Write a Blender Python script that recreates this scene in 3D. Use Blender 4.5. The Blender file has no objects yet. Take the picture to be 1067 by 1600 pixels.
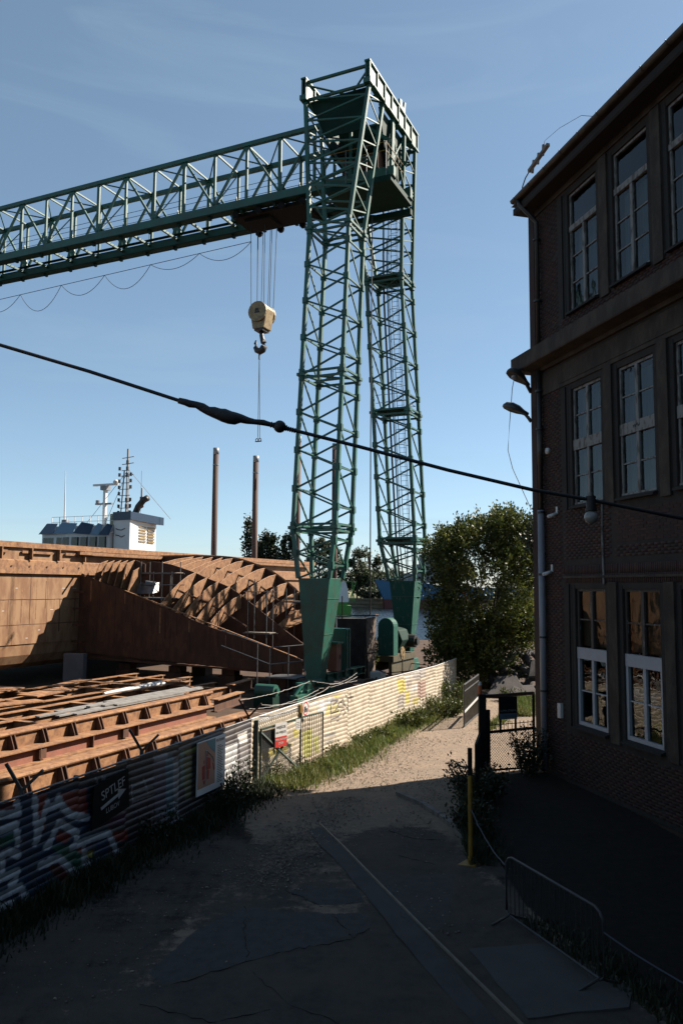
import bpy, bmesh, math, random
import numpy as np
from mathutils import Vector, Matrix, Quaternion

random.seed(7)
RNG = np.random.default_rng(7)
SC = bpy.context.scene
COL = SC.collection
PI = math.pi

# ------------------------------------------------------------------ camera
cam_d = bpy.data.cameras.new("camera")
cam_d.sensor_fit = 'VERTICAL'
cam_d.sensor_height = 36.0
cam_d.lens = 28.0
cam_d.clip_start = 0.1
cam_d.clip_end = 6000
cam = bpy.data.objects.new("camera", cam_d)
COL.objects.link(cam)
PITCH, ROLL = 0.0939, 0.0073
cam.matrix_world = Matrix.Translation((0, 0, 5.5)) @ Matrix.Rotation(PI / 2 + PITCH, 4, 'X') @ Matrix.Rotation(ROLL, 4, 'Z')
SC.camera = cam

# ------------------------------------------------------------------ sky, sun, exposure
SUN_EL = math.radians(41.0)
SUN_AZ = math.radians(65.0)                # clockwise from +Y
S = Vector((math.sin(SUN_AZ) * math.cos(SUN_EL), math.cos(SUN_AZ) * math.cos(SUN_EL), math.sin(SUN_EL)))
world = bpy.data.worlds.new("World")
SC.world = world
world.use_nodes = True
wn, wl = world.node_tree.nodes, world.node_tree.links
wn.clear()
w_out = wn.new("ShaderNodeOutputWorld")
w_bg = wn.new("ShaderNodeBackground")
w_sky = wn.new("ShaderNodeTexSky")
w_sky.sky_type = 'NISHITA'
w_sky.sun_disc = False
w_sky.sun_elevation = SUN_EL
w_sky.sun_rotation = SUN_AZ
w_sky.air_density = 0.8
w_sky.dust_density = 0.3
w_sky.ozone_density = 3.0
w_bg.inputs["Strength"].default_value = 0.050
w_hs = wn.new("ShaderNodeHueSaturation")
w_hs.inputs["Saturation"].default_value = 0.92
w_hs.inputs["Hue"].default_value = 0.488
wl.new(w_sky.outputs[0], w_hs.inputs["Color"])
# thin streaks of high cloud
w_tc = wn.new("ShaderNodeTexCoord")
w_map = wn.new("ShaderNodeMapping")
w_map.inputs["Scale"].default_value = (1.6, 1.6, 11.0)
w_map.inputs["Rotation"].default_value = (0.10, 0.05, 0.4)
wl.new(w_tc.outputs["Generated"], w_map.inputs[0])
w_no = wn.new("ShaderNodeTexNoise")
w_no.inputs["Scale"].default_value = 1.5
w_no.inputs["Detail"].default_value = 9
w_no.inputs["Roughness"].default_value = 0.58
w_no.inputs["Distortion"].default_value = 0.9
wl.new(w_map.outputs[0], w_no.inputs["Vector"])
w_cr = wn.new("ShaderNodeMapRange")
w_cr.inputs[1].default_value = 0.50
w_cr.inputs[2].default_value = 0.80
w_cr.inputs[3].default_value = 0.17
w_cr.inputs[4].default_value = 0.42
wl.new(w_no.outputs[0], w_cr.inputs[0])
w_mix = wn.new("ShaderNodeMixRGB")
w_mix.inputs[2].default_value = (2.7, 3.8, 4.75, 1)
wl.new(w_cr.outputs[0], w_mix.inputs[0])
wl.new(w_hs.outputs[0], w_mix.inputs[1])
wl.new(w_mix.outputs[0], w_bg.inputs["Color"])
wl.new(w_bg.outputs[0], w_out.inputs[0])

sun_d = bpy.data.lights.new("sun", 'SUN')
sun_d.energy = 5.0
sun_d.angle = math.radians(0.53)
sun_d.color = (1.0, 0.90, 0.77)
sun = bpy.data.objects.new("sun", sun_d)
COL.objects.link(sun)
sun.rotation_mode = 'QUATERNION'
sun.rotation_quaternion = S.to_track_quat('Z', 'Y')
sun.location = (60, 30, 60)

SC.view_settings.view_transform = 'Standard'
SC.view_settings.look = 'None'
SC.view_settings.exposure = 1.58
SC.view_settings.gamma = 1.0
SC.view_settings.use_curve_mapping = False

# ------------------------------------------------------------------ materials
MATS = {}


def mat(name, col, rough=0.6, col2=None, amt=0.5, scale=2.0, metal=0.0, bump=0.0, bscale=30.0, stretch=(1, 1, 1),
        island=0.0, spec=0.5, k=None, col3=None, amt3=0.5, scale3=0.6, contrast=(0.42, 0.62), transl=0.0):
    """position based procedural material: base colour, a second colour by noise, a third by larger noise"""
    if name in MATS:
        return MATS[name]
    k = 0.39 if k is None else k * 0.78
    col, col2, col3 = (tuple(c * k for c in q) if q else q for q in (col, col2, col3))
    m = bpy.data.materials.new(name)
    m.use_nodes = True
    n, l = m.node_tree.nodes, m.node_tree.links
    b = n["Principled BSDF"]
    b.inputs["Roughness"].default_value = rough
    b.inputs["Metallic"].default_value = metal
    b.inputs["Specular IOR Level"].default_value = spec
    geo = n.new("ShaderNodeNewGeometry")
    mp = n.new("ShaderNodeMapping")
    mp.inputs["Scale"].default_value = stretch
    l.new(geo.outputs["Position"], mp.inputs[0])

    def noise(sc, det=6, rg=0.6):
        t = n.new("ShaderNodeTexNoise")
        t.inputs["Scale"].default_value = sc
        t.inputs["Detail"].default_value = det
        t.inputs["Roughness"].default_value = rg
        l.new(mp.outputs[0], t.inputs["Vector"])
        return t.outputs[0]

    def ramp(sock, lo, hi, top):
        r = n.new("ShaderNodeMapRange")
        r.inputs[1].default_value = lo
        r.inputs[2].default_value = hi
        r.inputs[3].default_value = 0
        r.inputs[4].default_value = top
        l.new(sock, r.inputs[0])
        return r.outputs[0]

    def mix(fac, a, c2):
        x = n.new("ShaderNodeMixRGB")
        l.new(fac, x.inputs[0])
        if isinstance(a, tuple):
            x.inputs[1].default_value = (*a, 1)
        else:
            l.new(a, x.inputs[1])
        x.inputs[2].default_value = (*c2, 1)
        return x.outputs[0]
    cur = col
    if col2:
        cur = mix(ramp(noise(scale), contrast[0], contrast[1], amt), cur, col2)
    if col3:
        cur = mix(ramp(noise(scale3, 8, 0.65), 0.45, 0.6, amt3), cur, col3)
    if island:
        h = n.new("ShaderNodeHueSaturation")
        if isinstance(cur, tuple):
            h.inputs["Color"].default_value = (*cur, 1)
        else:
            l.new(cur, h.inputs["Color"])
        r = n.new("ShaderNodeMapRange")
        r.inputs[3].default_value = 1 - island
        r.inputs[4].default_value = 1 + island
        oi = n.new("ShaderNodeObjectInfo")
        ad = n.new("ShaderNodeMath")
        l.new(geo.outputs["Random Per Island"], ad.inputs[0])
        l.new(oi.outputs["Random"], ad.inputs[1])
        fr_ = n.new("ShaderNodeMath")
        fr_.operation = 'FRACT'
        l.new(ad.outputs[0], fr_.inputs[0])
        l.new(fr_.outputs[0], r.inputs[0])
        l.new(r.outputs[0], h.inputs["Value"])
        r2 = n.new("ShaderNodeMapRange")
        r2.inputs[3].default_value = 0.5 - island * 0.07
        r2.inputs[4].default_value = 0.5 + island * 0.07
        l.new(geo.outputs["Random Per Island"], r2.inputs[0])
        l.new(r2.outputs[0], h.inputs["Hue"])
        cur = h.outputs[0]
    if isinstance(cur, tuple):
        b.inputs["Base Color"].default_value = (*cur, 1)
    else:
        l.new(cur, b.inputs["Base Color"])
    if bump:
        bp = n.new("ShaderNodeBump")
        bp.inputs["Strength"].default_value = bump
        bp.inputs["Distance"].default_value = 0.03
        l.new(noise(bscale, 5, 0.7), bp.inputs["Height"])
        l.new(bp.outputs[0], b.inputs["Normal"])
    if transl:
        tr = n.new("ShaderNodeBsdfTranslucent")
        if isinstance(cur, tuple):
            tr.inputs[0].default_value = (*cur, 1)
        else:
            l.new(cur, tr.inputs[0])
        mx = n.new("ShaderNodeMixShader")
        mx.inputs[0].default_value = transl
        l.new(b.outputs[0], mx.inputs[1])
        l.new(tr.outputs[0], mx.inputs[2])
        l.new(mx.outputs[0], n["Material Output"].inputs[0])
    MATS[name] = m
    return m


def attr_mat(name, rough=0.5, metal=0.0):
    """paint colour stored on the mesh (graffiti, prints) with grime over it"""
    if name in MATS:
        return MATS[name]
    m = mat(name, (1, 1, 1), rough, metal=metal)
    n, l = m.node_tree.nodes, m.node_tree.links
    a = n.new("ShaderNodeAttribute")
    a.attribute_name = "paint"
    geo = n.new("ShaderNodeNewGeometry")
    t = n.new("ShaderNodeTexNoise")
    t.inputs["Scale"].default_value = 3.0
    t.inputs["Detail"].default_value = 8
    t.inputs["Roughness"].default_value = 0.7
    l.new(geo.outputs["Position"], t.inputs["Vector"])
    r = n.new("ShaderNodeMapRange")
    r.inputs[1].default_value = 0.45
    r.inputs[2].default_value = 0.75
    r.inputs[4].default_value = 0.7
    l.new(t.outputs[0], r.inputs[0])
    x = n.new("ShaderNodeMixRGB")
    l.new(r.outputs[0], x.inputs[0])
    l.new(a.outputs["Color"], x.inputs[1])
    x.inputs[2].default_value = (0.07, 0.05, 0.035, 1)
    l.new(x.outputs[0], n["Principled BSDF"].inputs["Base Color"])
    return m


def glass_mat(name, tint=(0.62, 0.72, 0.74)):
    m = bpy.data.materials.new(name)
    m.use_nodes = True
    n, l = m.node_tree.nodes, m.node_tree.links
    n.remove(n["Principled BSDF"])
    tr = n.new("ShaderNodeBsdfTransparent")
    tr.inputs[0].default_value = (*tint, 1)
    gl = n.new("ShaderNodeBsdfGlossy")
    gl.inputs["Roughness"].default_value = 0.02
    fr = n.new("ShaderNodeFresnel")
    fr.inputs[0].default_value = 1.58
    geo = n.new("ShaderNodeNewGeometry")
    t = n.new("ShaderNodeTexNoise")
    t.inputs["Scale"].default_value = 1.3
    l.new(geo.outputs["Position"], t.inputs["Vector"])
    bp = n.new("ShaderNodeBump")
    bp.inputs["Strength"].default_value = 0.22
    bp.inputs["Distance"].default_value = 0.05
    l.new(t.outputs[0], bp.inputs["Height"])
    l.new(bp.outputs[0], gl.inputs["Normal"])
    mx = n.new("ShaderNodeMixShader")
    l.new(fr.outputs[0], mx.inputs[0])
    l.new(tr.outputs[0], mx.inputs[1])
    l.new(gl.outputs[0], mx.inputs[2])
    l.new(mx.outputs[0], n["Material Output"].inputs[0])
    MATS[name] = m
    return m


GREEN = mat("crane_green", (0.013, 0.205, 0.140), 0.5, (0.010, 0.135, 0.096), 0.8, 1.3, spec=0.5, bump=0.15, bscale=6,
            col3=(0.10, 0.075, 0.04), amt3=0.42, scale3=3.0)
GREEN_D = mat("crane_green_dark", (0.012, 0.065, 0.046), 0.7, spec=0.15, col2=(0.016, 0.04, 0.03), bump=0.15, bscale=8)
OLD_GREEN = mat("old_dark_green", (0.015, 0.06, 0.046), 0.6, (0.02, 0.035, 0.028), 0.6, 2.5, bump=0.15, bscale=8)
STEEL = mat("dark_steel", (0.03, 0.032, 0.033), 0.5, (0.07, 0.045, 0.03), 0.6, 6)
GALV = mat("galvanised_steel", (0.38, 0.39, 0.40), 0.45, (0.22, 0.21, 0.2), 0.7, 4, metal=0.6)
RUST = mat("rusty_plate", (0.56, 0.32, 0.16), 0.8, (0.46, 0.23, 0.10), 0.85, 1.1, bump=0.25, bscale=14, stretch=(1, 1, 0.35),
           col3=(0.27, 0.105, 0.045), amt3=0.5, scale3=2.2)
RUST_D = mat("deep_rust", (0.20, 0.075, 0.028), 0.85, (0.10, 0.034, 0.015), 0.8, 1.6, bump=0.3, bscale=12, stretch=(1, 1, 0.4),
             col3=(0.07, 0.03, 0.018), amt3=0.6, scale3=3)
RUST_L = mat("light_rust", (0.58, 0.29, 0.12), 0.8, (0.42, 0.18, 0.07), 0.8, 2.2, bump=0.25, bscale=18,
             col3=(0.16, 0.065, 0.03), amt3=0.6, scale3=5)
RUST_P = mat("red_primer", (0.48, 0.17, 0.11), 0.75, (0.32, 0.14, 0.07), 0.7, 2.0, bump=0.2, bscale=18)
DARK = mat("tarred_black", (0.012, 0.012, 0.013), 0.8, (0.03, 0.025, 0.02), 0.6, 5, spec=0.15)
RUBBER = mat("cable_rubber", (0.010, 0.010, 0.011), 0.55, bump=0.3, bscale=60)
ROPE = mat("wire_rope", (0.05, 0.045, 0.042), 0.6, metal=0.4)
CREAM = mat("hook_yellow", (0.62, 0.45, 0.2), 0.5, (0.42, 0.27, 0.1), 0.7, 3, bump=0.15, bscale=10,
            col3=(0.2, 0.11, 0.05), amt3=0.45, scale3=6)
BRICK = mat("brick", (0.082, 0.024, 0.013), 0.85, (0.038, 0.013, 0.008), 0.8, 1.2, bump=0.35, bscale=45, island=0.35)
MORTAR = mat("mortar", (0.050, 0.036, 0.026), 0.9, (0.02, 0.015, 0.011), 0.8, 3, bump=0.3, bscale=40)
PLASTER = mat("weathered_render", (0.058, 0.034, 0.017), 0.85, (0.03, 0.018, 0.010), 0.8, 1.5, bump=0.35, bscale=25,
              stretch=(1, 1, 0.5), col3=(0.12, 0.085, 0.056), amt3=0.75, scale3=2.2)
JAMB = mat("dark_jamb", (0.014, 0.010, 0.007), 0.85, (0.03, 0.022, 0.016), 0.6, 4, bump=0.2)
OLDPAINT = mat("flaking_white_paint", (0.40, 0.39, 0.37), 0.7, (0.14, 0.11, 0.085), 0.9, 9.0, bump=0.3, bscale=40,
               stretch=(1, 1, 0.35), contrast=(0.5, 0.6))
BROWNPAINT = mat("flaking_brown_paint", (0.09, 0.07, 0.055), 0.7, (0.35, 0.33, 0.3), 0.8, 12.0, bump=0.3, bscale=40,
                 stretch=(1, 1, 0.3), contrast=(0.58, 0.64))
NEWPAINT = mat("white_window_paint", (0.60, 0.66, 0.74), 0.4, (0.5, 0.54, 0.6), 0.5, 3)
PIPE_W = mat("pale_plastic_pipe", (0.45, 0.45, 0.50), 0.4, (0.33, 0.33, 0.36), 0.6, 2)
CURTAIN = mat("pale_curtain", (0.20, 0.245, 0.24), 0.9, (0.10, 0.125, 0.125), 0.7, 3, stretch=(6, 6, 0.5))
BOARD_B = mat("brown_blind", (0.22, 0.13, 0.07), 0.8, (0.15, 0.08, 0.045), 0.7, 2)
ROOM = mat("dim_room", (0.03, 0.03, 0.033), 0.9)
ZINC = mat("old_zinc", (0.16, 0.13, 0.10), 0.5, (0.09, 0.06, 0.045), 0.8, 3, metal=0.3)
GLASS = glass_mat("window_glass")
DIRT = mat("sandy_dirt", (0.46, 0.335, 0.24), 0.95, (0.34, 0.25, 0.185), 0.8, 1.1, bump=0.9, bscale=26,
           col3=(0.24, 0.185, 0.145), amt3=0.7, scale3=0.42, spec=0.2)
SOIL = mat("dark_soil", (0.055, 0.042, 0.034), 0.95, (0.03, 0.024, 0.02), 0.8, 1.4, bump=0.9, bscale=22,
           col3=(0.10, 0.075, 0.058), amt3=0.6, scale3=0.5, spec=0.2)
YARD = mat("yard_earth", (0.16, 0.10, 0.07), 0.95, (0.10, 0.065, 0.045), 0.8, 0.8, bump=0.8, bscale=12, spec=0.2)
ASPHALT = mat("worn_asphalt", (0.13, 0.12, 0.115), 0.9, (0.085, 0.08, 0.078), 0.8, 1.6, bump=0.7, bscale=70,
              col3=(0.18, 0.155, 0.13), amt3=0.6, scale3=0.8, spec=0.25)
DUSTY = mat("dusty_asphalt", (0.36, 0.275, 0.21), 0.95, (0.27, 0.21, 0.16), 0.8, 1.6, bump=0.5, bscale=60, spec=0.2)
ASPHALT2 = mat("patched_asphalt", (0.145, 0.135, 0.13), 0.9, (0.105, 0.10, 0.098), 0.8, 2.1, bump=0.6, bscale=80, spec=0.25)
CONC = mat("concrete", (0.125, 0.118, 0.11), 0.9, (0.09, 0.082, 0.08), 0.8, 1.8, bump=0.5, bscale=50,
           col3=(0.1, 0.09, 0.08), amt3=0.4, scale3=3)
STONE = mat("gravel_stone", (0.44, 0.35, 0.28), 0.9, island=0.55)
KERB = mat("kerb_stone", (0.36, 0.32, 0.28), 0.9, (0.17, 0.155, 0.14), 0.8, 4, bump=0.5, bscale=40)
RAILM = mat("flush_rail", (0.30, 0.24, 0.18), 0.5, (0.17, 0.12, 0.08), 0.7, 5, metal=0.3)
LEAF = mat("leaf", (0.15, 0.17, 0.035), 0.5, (0.05, 0.075, 0.02), 0.8, 0.9, island=0.5, transl=0.32, spec=0.25)
LEAF_B = mat("leaf_of_big_tree", (0.20, 0.23, 0.045), 0.45, (0.075, 0.11, 0.024), 0.8, 0.8, island=0.55, transl=0.28, spec=0.35)
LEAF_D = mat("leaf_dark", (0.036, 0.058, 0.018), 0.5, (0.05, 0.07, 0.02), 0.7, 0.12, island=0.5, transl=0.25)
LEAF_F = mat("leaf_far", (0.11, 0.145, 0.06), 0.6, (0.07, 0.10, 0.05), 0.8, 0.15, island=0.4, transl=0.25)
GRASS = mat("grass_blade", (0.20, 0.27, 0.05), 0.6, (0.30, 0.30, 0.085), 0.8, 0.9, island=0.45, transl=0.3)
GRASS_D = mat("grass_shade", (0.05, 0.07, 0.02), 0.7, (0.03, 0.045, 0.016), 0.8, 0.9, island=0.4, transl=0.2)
BARK = mat("bark", (0.08, 0.06, 0.045), 0.95, (0.05, 0.038, 0.03), 0.8, 6, bump=0.5)
WHITE = mat("white_ship_paint", (0.80, 0.80, 0.80), 0.4, (0.7, 0.69, 0.67), 0.5, 0.8, k=0.8)
NAVY = mat("navy_ship_paint", (0.015, 0.055, 0.13), 0.4, (0.02, 0.075, 0.16), 0.5, 1)
PALEBLUE = mat("pale_blue_paint", (0.25, 0.42, 0.58), 0.4)
SHIPBLUE = mat("blue_hull_paint", (0.015, 0.20, 0.42), 0.45, (0.02, 0.15, 0.32), 0.6, 0.25)
SHIPRED = mat("red_boot_paint", (0.20, 0.03, 0.025), 0.6, (0.13, 0.025, 0.02), 0.6, 0.3)
SHIPGREY = mat("ship_grey", (0.42, 0.44, 0.47), 0.5, (0.34, 0.35, 0.37), 0.5, 0.5)
LIME = mat("lime_green_paint", (0.10, 0.42, 0.04), 0.5)
RED = mat("sign_red", (0.62, 0.03, 0.02), 0.5, k=0.7)
SIGNW = mat("sign_white", (0.75, 0.73, 0.70), 0.5, k=0.7)
INK = mat("sign_ink", (0.03, 0.03, 0.03), 0.6)
YELLOW = mat("yellow_paint", (0.55, 0.30, 0.02), 0.5, (0.35, 0.18, 0.02), 0.7, 6)
ORANGE = mat("orange_plastic", (0.75, 0.16, 0.02), 0.5)
LAMPG = mat("lamp_globe_glass", (0.45, 0.43, 0.40), 0.25)
LAMPL = mat("grey_lamp_shell", (0.10, 0.11, 0.12), 0.4)
SALMON = mat("map_salmon", (0.62, 0.32, 0.22), 0.6, k=1.0)
BOARDW = mat("map_board_white", (0.80, 0.79, 0.78), 0.5, k=1.2)
TEAL = mat("map_teal", (0.12, 0.34, 0.38), 0.6, k=1.0)
MAPRED = mat("map_red", (0.50, 0.03, 0.02), 0.6, k=1.0)
PILE = mat("rusty_pile", (0.13, 0.06, 0.04), 0.8, (0.07, 0.035, 0.028), 0.8, 1.0, stretch=(1, 1, 0.2), bump=0.2, bscale=5)
GATEG = mat("gate_green", (0.06, 0.10, 0.07), 0.5, (0.10, 0.12, 0.09), 0.6, 4)
TYRE = mat("tyre_rubber", (0.035, 0.032, 0.032), 0.85, (0.11, 0.09, 0.08), 0.7, 3, bump=0.3, bscale=30)
TIMBER = mat("weathered_timber", (0.42, 0.36, 0.30), 0.9, (0.25, 0.2, 0.165), 0.8, 3, stretch=(1, 1, 1), bump=0.3, bscale=20)
NET = mat("black_sheeting", (0.014, 0.013, 0.013), 0.9, (0.05, 0.04, 0.035), 0.8, 2.5, bump=0.6, bscale=8)
NETL = mat("torn_brown_sheeting", (0.30, 0.21, 0.16), 0.9, (0.07, 0.05, 0.04), 0.9, 2.2, bump=0.6, bscale=8)
CABRED = mat("faded_red_door", (0.42, 0.16, 0.10), 0.7, (0.34, 0.12, 0.075), 0.6, 3)
GREEN_P = mat("peeling_green", (0.016, 0.15, 0.11), 0.65, (0.22, 0.30, 0.26), 0.5, 5, spec=0.25, contrast=(0.58, 0.64), stretch=(1, 1, 0.5))
QUAY = mat("quay_stone", (0.40, 0.33, 0.22), 0.9, (0.13, 0.11, 0.08), 0.8, 0.3, stretch=(1, 1, 4))
FARG = mat("far_ground", (0.26, 0.27, 0.10), 0.95, (0.36, 0.31, 0.17), 0.7, 0.05)
FLAGR = mat("flag_red", (0.55, 0.04, 0.03), 0.7)


def water_mat():
    m = mat("canal_water", (0.012, 0.022, 0.028), 0.10)
    n, l = m.node_tree.nodes, m.node_tree.links
    geo = n.new("ShaderNodeNewGeometry")
    mp = n.new("ShaderNodeMapping")
    mp.inputs["Scale"].default_value = (0.35, 1.0, 1)
    l.new(geo.outputs["Position"], mp.inputs[0])
    t = n.new("ShaderNodeTexNoise")
    t.inputs["Scale"].default_value = 1.1
    t.inputs["Detail"].default_value = 6
    t.inputs["Roughness"].default_value = 0.65
    l.new(mp.outputs[0], t.inputs["Vector"])
    bp = n.new("ShaderNodeBump")
    bp.inputs["Strength"].default_value = 0.5
    bp.inputs["Distance"].default_value = 0.35
    l.new(t.outputs[0], bp.inputs["Height"])
    l.new(bp.outputs[0], n["Principled BSDF"].inputs["Normal"])
    return m


WATER = water_mat()

# ------------------------------------------------------------------ builders


def V(*a):
    return Vector(a)


def link(o, parent=None):
    COL.objects.link(o)
    if parent is not None:
        o.parent = parent
    return o


def tag(o, label=None, cat=None, group=None, kind=None):
    for k, v in (("label", label), ("category", cat), ("group", group), ("kind", kind)):
        if v:
            o[k] = v
    return o


def thing(name, label, cat, loc=(0, 0, 0), rz=0.0, group=None):
    o = bpy.data.objects.new(name, None)
    o.empty_display_size = 0.3
    o.location = loc
    o.rotation_euler = (0, 0, rz)
    link(o)
    return tag(o, label, cat, group)


class MB:
    """collects geometry and links it as ONE mesh object"""

    def __init__(s):
        s.v, s.f = [], []

    def add(s, vs, fs):
        b = len(s.v)
        s.v += [tuple(x) for x in vs]
        s.f += [tuple(i + b for i in f) for f in fs]
        return s

    def box(s, c, d, M=None):
        x, y, z = d[0] / 2, d[1] / 2, d[2] / 2
        vs = [(-x, -y, -z), (x, -y, -z), (x, y, -z), (-x, y, -z), (-x, -y, z), (x, -y, z), (x, y, z), (-x, y, z)]
        c = Vector(c)
        vs = [(M @ Vector(p) if M else Vector(p)) + c for p in vs]
        return s.add(vs, [(0, 3, 2, 1), (4, 5, 6, 7), (0, 1, 5, 4), (1, 2, 6, 5), (2, 3, 7, 6), (3, 0, 4, 7)])

    def span(s, a, b):
        return s.box([(a[i] + b[i]) / 2 for i in range(3)], [abs(b[i] - a[i]) for i in range(3)])

    def bar(s, p, q, w, h=None):
        p, q = Vector(p), Vector(q)
        d = q - p
        M = d.to_track_quat('Z', 'Y').to_matrix()
        return s.box((p + q) / 2, (w, h or w, d.length), M)

    def tube(s, p, q, r, n=8, r2=None):
        p, q = Vector(p), Vector(q)
        d = q - p
        M = d.to_track_quat('Z', 'Y').to_matrix()
        r2 = r if r2 is None else r2
        vs = []
        for k in range(n):
            a = 2 * PI * k / n
            vs.append(p + M @ V(r * math.cos(a), r * math.sin(a), 0))
        for k in range(n):
            a = 2 * PI * k / n
            vs.append(q + M @ V(r2 * math.cos(a), r2 * math.sin(a), 0))
        fs = [(k, (k + 1) % n, n + (k + 1) % n, n + k) for k in range(n)]
        fs += [tuple(range(n - 1, -1, -1)), tuple(range(n, 2 * n))]
        return s.add(vs, fs)

    def wire(s, pts, r, n=6):
        """tube along a polyline; r may be a list"""
        pts = [Vector(p) for p in pts]
        rs = r if isinstance(r, (list, tuple)) else [r] * len(pts)
        b = len(s.v)
        up = V(0, 0, 1)
        for i, p in enumerate(pts):
            d = (pts[min(i + 1, len(pts) - 1)] - pts[max(i - 1, 0)]).normalized()
            a = d.cross(up)
            if a.length < 1e-3:
                a = d.cross(V(1, 0, 0))
            a.normalize()
            c = a.cross(d)
            for k in range(n):
                t = 2 * PI * k / n
                s.v.append(tuple(p + (a * math.cos(t) + c * math.sin(t)) * rs[i]))
        for i in range(len(pts) - 1):
            for k in range(n):
                k2 = (k + 1) % n
                s.f.append((b + i * n + k, b + i * n + k2, b + (i + 1) * n + k2, b + (i + 1) * n + k))
        s.f.append(tuple(b + k for k in range(n - 1, -1, -1)))
        e = b + (len(pts) - 1) * n
        s.f.append(tuple(e + k for k in range(n)))
        return s

    def prism(s, poly, off):
        """polygon (3d points) extruded by vector off"""
        n = len(poly)
        off = Vector(off)
        a = [Vector(p) for p in poly]
        vs = a + [p + off for p in a]
        fs = [tuple(range(n - 1, -1, -1)), tuple(range(n, 2 * n))]
        fs += [(k, (k + 1) % n, n + (k + 1) % n, n + k) for k in range(n)]
        return s.add(vs, fs)

    def ring(s, c, R, r, axis=(0, 0, 1), n=20, m=8, flat=1.0):
        """torus"""
        M = Vector(axis).to_track_quat('Z', 'Y').to_matrix()
        c = Vector(c)
        vs = []
        for i in range(n):
            a = 2 * PI * i / n
            for j in range(m):
                t = 2 * PI * j / m
                rr = R + r * math.cos(t)
                vs.append(c + M @ V(rr * math.cos(a), rr * math.sin(a), r * flat * math.sin(t)))
        fs = [(i * m + j, ((i + 1) % n) * m + j, ((i + 1) % n) * m + (j + 1) % m, i * m + (j + 1) % m) for i in range(n) for j in range(m)]
        return s.add(vs, fs)

    def ball(s, c, r, n=12, m=8, sc=(1, 1, 1)):
        c = Vector(c)
        vs = [c + V(0, 0, r * sc[2])]
        for i in range(1, m):
            t = PI * i / m
            for k in range(n):
                a = 2 * PI * k / n
                vs.append(c + V(r * sc[0] * math.sin(t) * math.cos(a), r * sc[1] * math.sin(t) * math.sin(a), r * sc[2] * math.cos(t)))
        vs.append(c - V(0, 0, r * sc[2]))
        fs = [(0, 1 + k, 1 + (k + 1) % n) for k in range(n)]
        for i in range(m - 2):
            fs += [(1 + i * n + k, 1 + (i + 1) * n + k, 1 + (i + 1) * n + (k + 1) % n, 1 + i * n + (k + 1) % n) for k in range(n)]
        e = len(vs) - 1
        fs += [(e, 1 + (m - 2) * n + (k + 1) % n, 1 + (m - 2) * n + k) for k in range(n)]
        return s.add(vs, fs)

    def mesh(s, name, m, smooth=False):
        me = bpy.data.meshes.new(name)
        me.from_pydata(s.v, [], s.f)
        me.materials.append(m)
        if smooth:
            for p in me.polygons:
                p.use_smooth = True
        return me

    def build(s, name, m, parent=None, smooth=False, bevel=0.0):
        o = bpy.data.objects.new(name, s.mesh(name, m, smooth))
        link(o, parent)
        if bevel:
            b = o.modifiers.new("bevel", 'BEVEL')
            b.width = bevel
            b.segments = 2
            b.limit_method = 'ANGLE'
        return o


UNIT = {}


def rod(name, p, q, w, m, parent, h=None, rnd=False):
    """one straight member as an object of its own; alike members share a unit mesh"""
    key = (rnd, m.name)
    if key not in UNIT:
        b = MB()
        if rnd:
            b.tube((0, 0, -.5), (0, 0, .5), 0.5, 8)
        else:
            b.box((0, 0, 0), (1, 1, 1))
        UNIT[key] = b.mesh(name, m)
    o = bpy.data.objects.new(name, UNIT[key])
    p, q = Vector(p), Vector(q)
    d = q - p
    o.location = (p + q) / 2
    zz = d.normalized()
    ref = V(1, 0, 0) if abs(zz.x) < .7 else V(0, 1, 0)
    xx = (ref - zz * ref.dot(zz)).normalized()
    yy = zz.cross(xx)
    o.rotation_mode = 'QUATERNION'
    o.rotation_quaternion = Matrix(((xx.x, yy.x, zz.x), (xx.y, yy.y, zz.y), (xx.z, yy.z, zz.z))).to_quaternion()
    o.scale = (w, h or w, d.length)
    return link(o, parent)


def quick(name, verts, faces, m, parent=None, smooth=False):
    """big meshes from numpy arrays: verts (n,3), faces (m,k)"""
    me = bpy.data.meshes.new(name)
    verts = np.asarray(verts, dtype=np.float32)
    faces = np.asarray(faces, dtype=np.int32)
    k = faces.shape[1]
    me.vertices.add(len(verts))
    me.vertices.foreach_set("co", verts.ravel())
    me.loops.add(faces.size)
    me.loops.foreach_set("vertex_index", faces.ravel())
    me.polygons.add(len(faces))
    me.polygons.foreach_set("loop_start", np.arange(0, faces.size, k, dtype=np.int32))
    me.polygons.foreach_set("loop_total", np.full(len(faces), k, dtype=np.int32))
    if smooth:
        me.polygons.foreach_set("use_smooth", np.ones(len(faces), dtype=bool))
    me.update(calc_edges=True)
    me.materials.append(m)
    o = bpy.data.objects.new(name, me)
    return link(o, parent)


def text(name, s, size, m, parent, M, align='CENTER', ext=0.001):
    cu = bpy.data.curves.new(name, 'FONT')
    cu.body = s
    cu.size = size
    cu.align_x = align
    cu.align_y = 'CENTER'
    cu.extrude = ext
    cu.materials.append(m)
    o = bpy.data.objects.new(name, cu)
    link(o, parent)
    o.matrix_local = M
    return o


def frame_matrix(o, x, y):
    """matrix with local x,y axes and origin"""
    x, y = Vector(x).normalized(), Vector(y).normalized()
    z = x.cross(y)
    return Matrix(((x.x, y.x, z.x, o[0]), (x.y, y.y, z.y, o[1]), (x.z, y.z, z.z, o[2]), (0, 0, 0, 1)))


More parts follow.
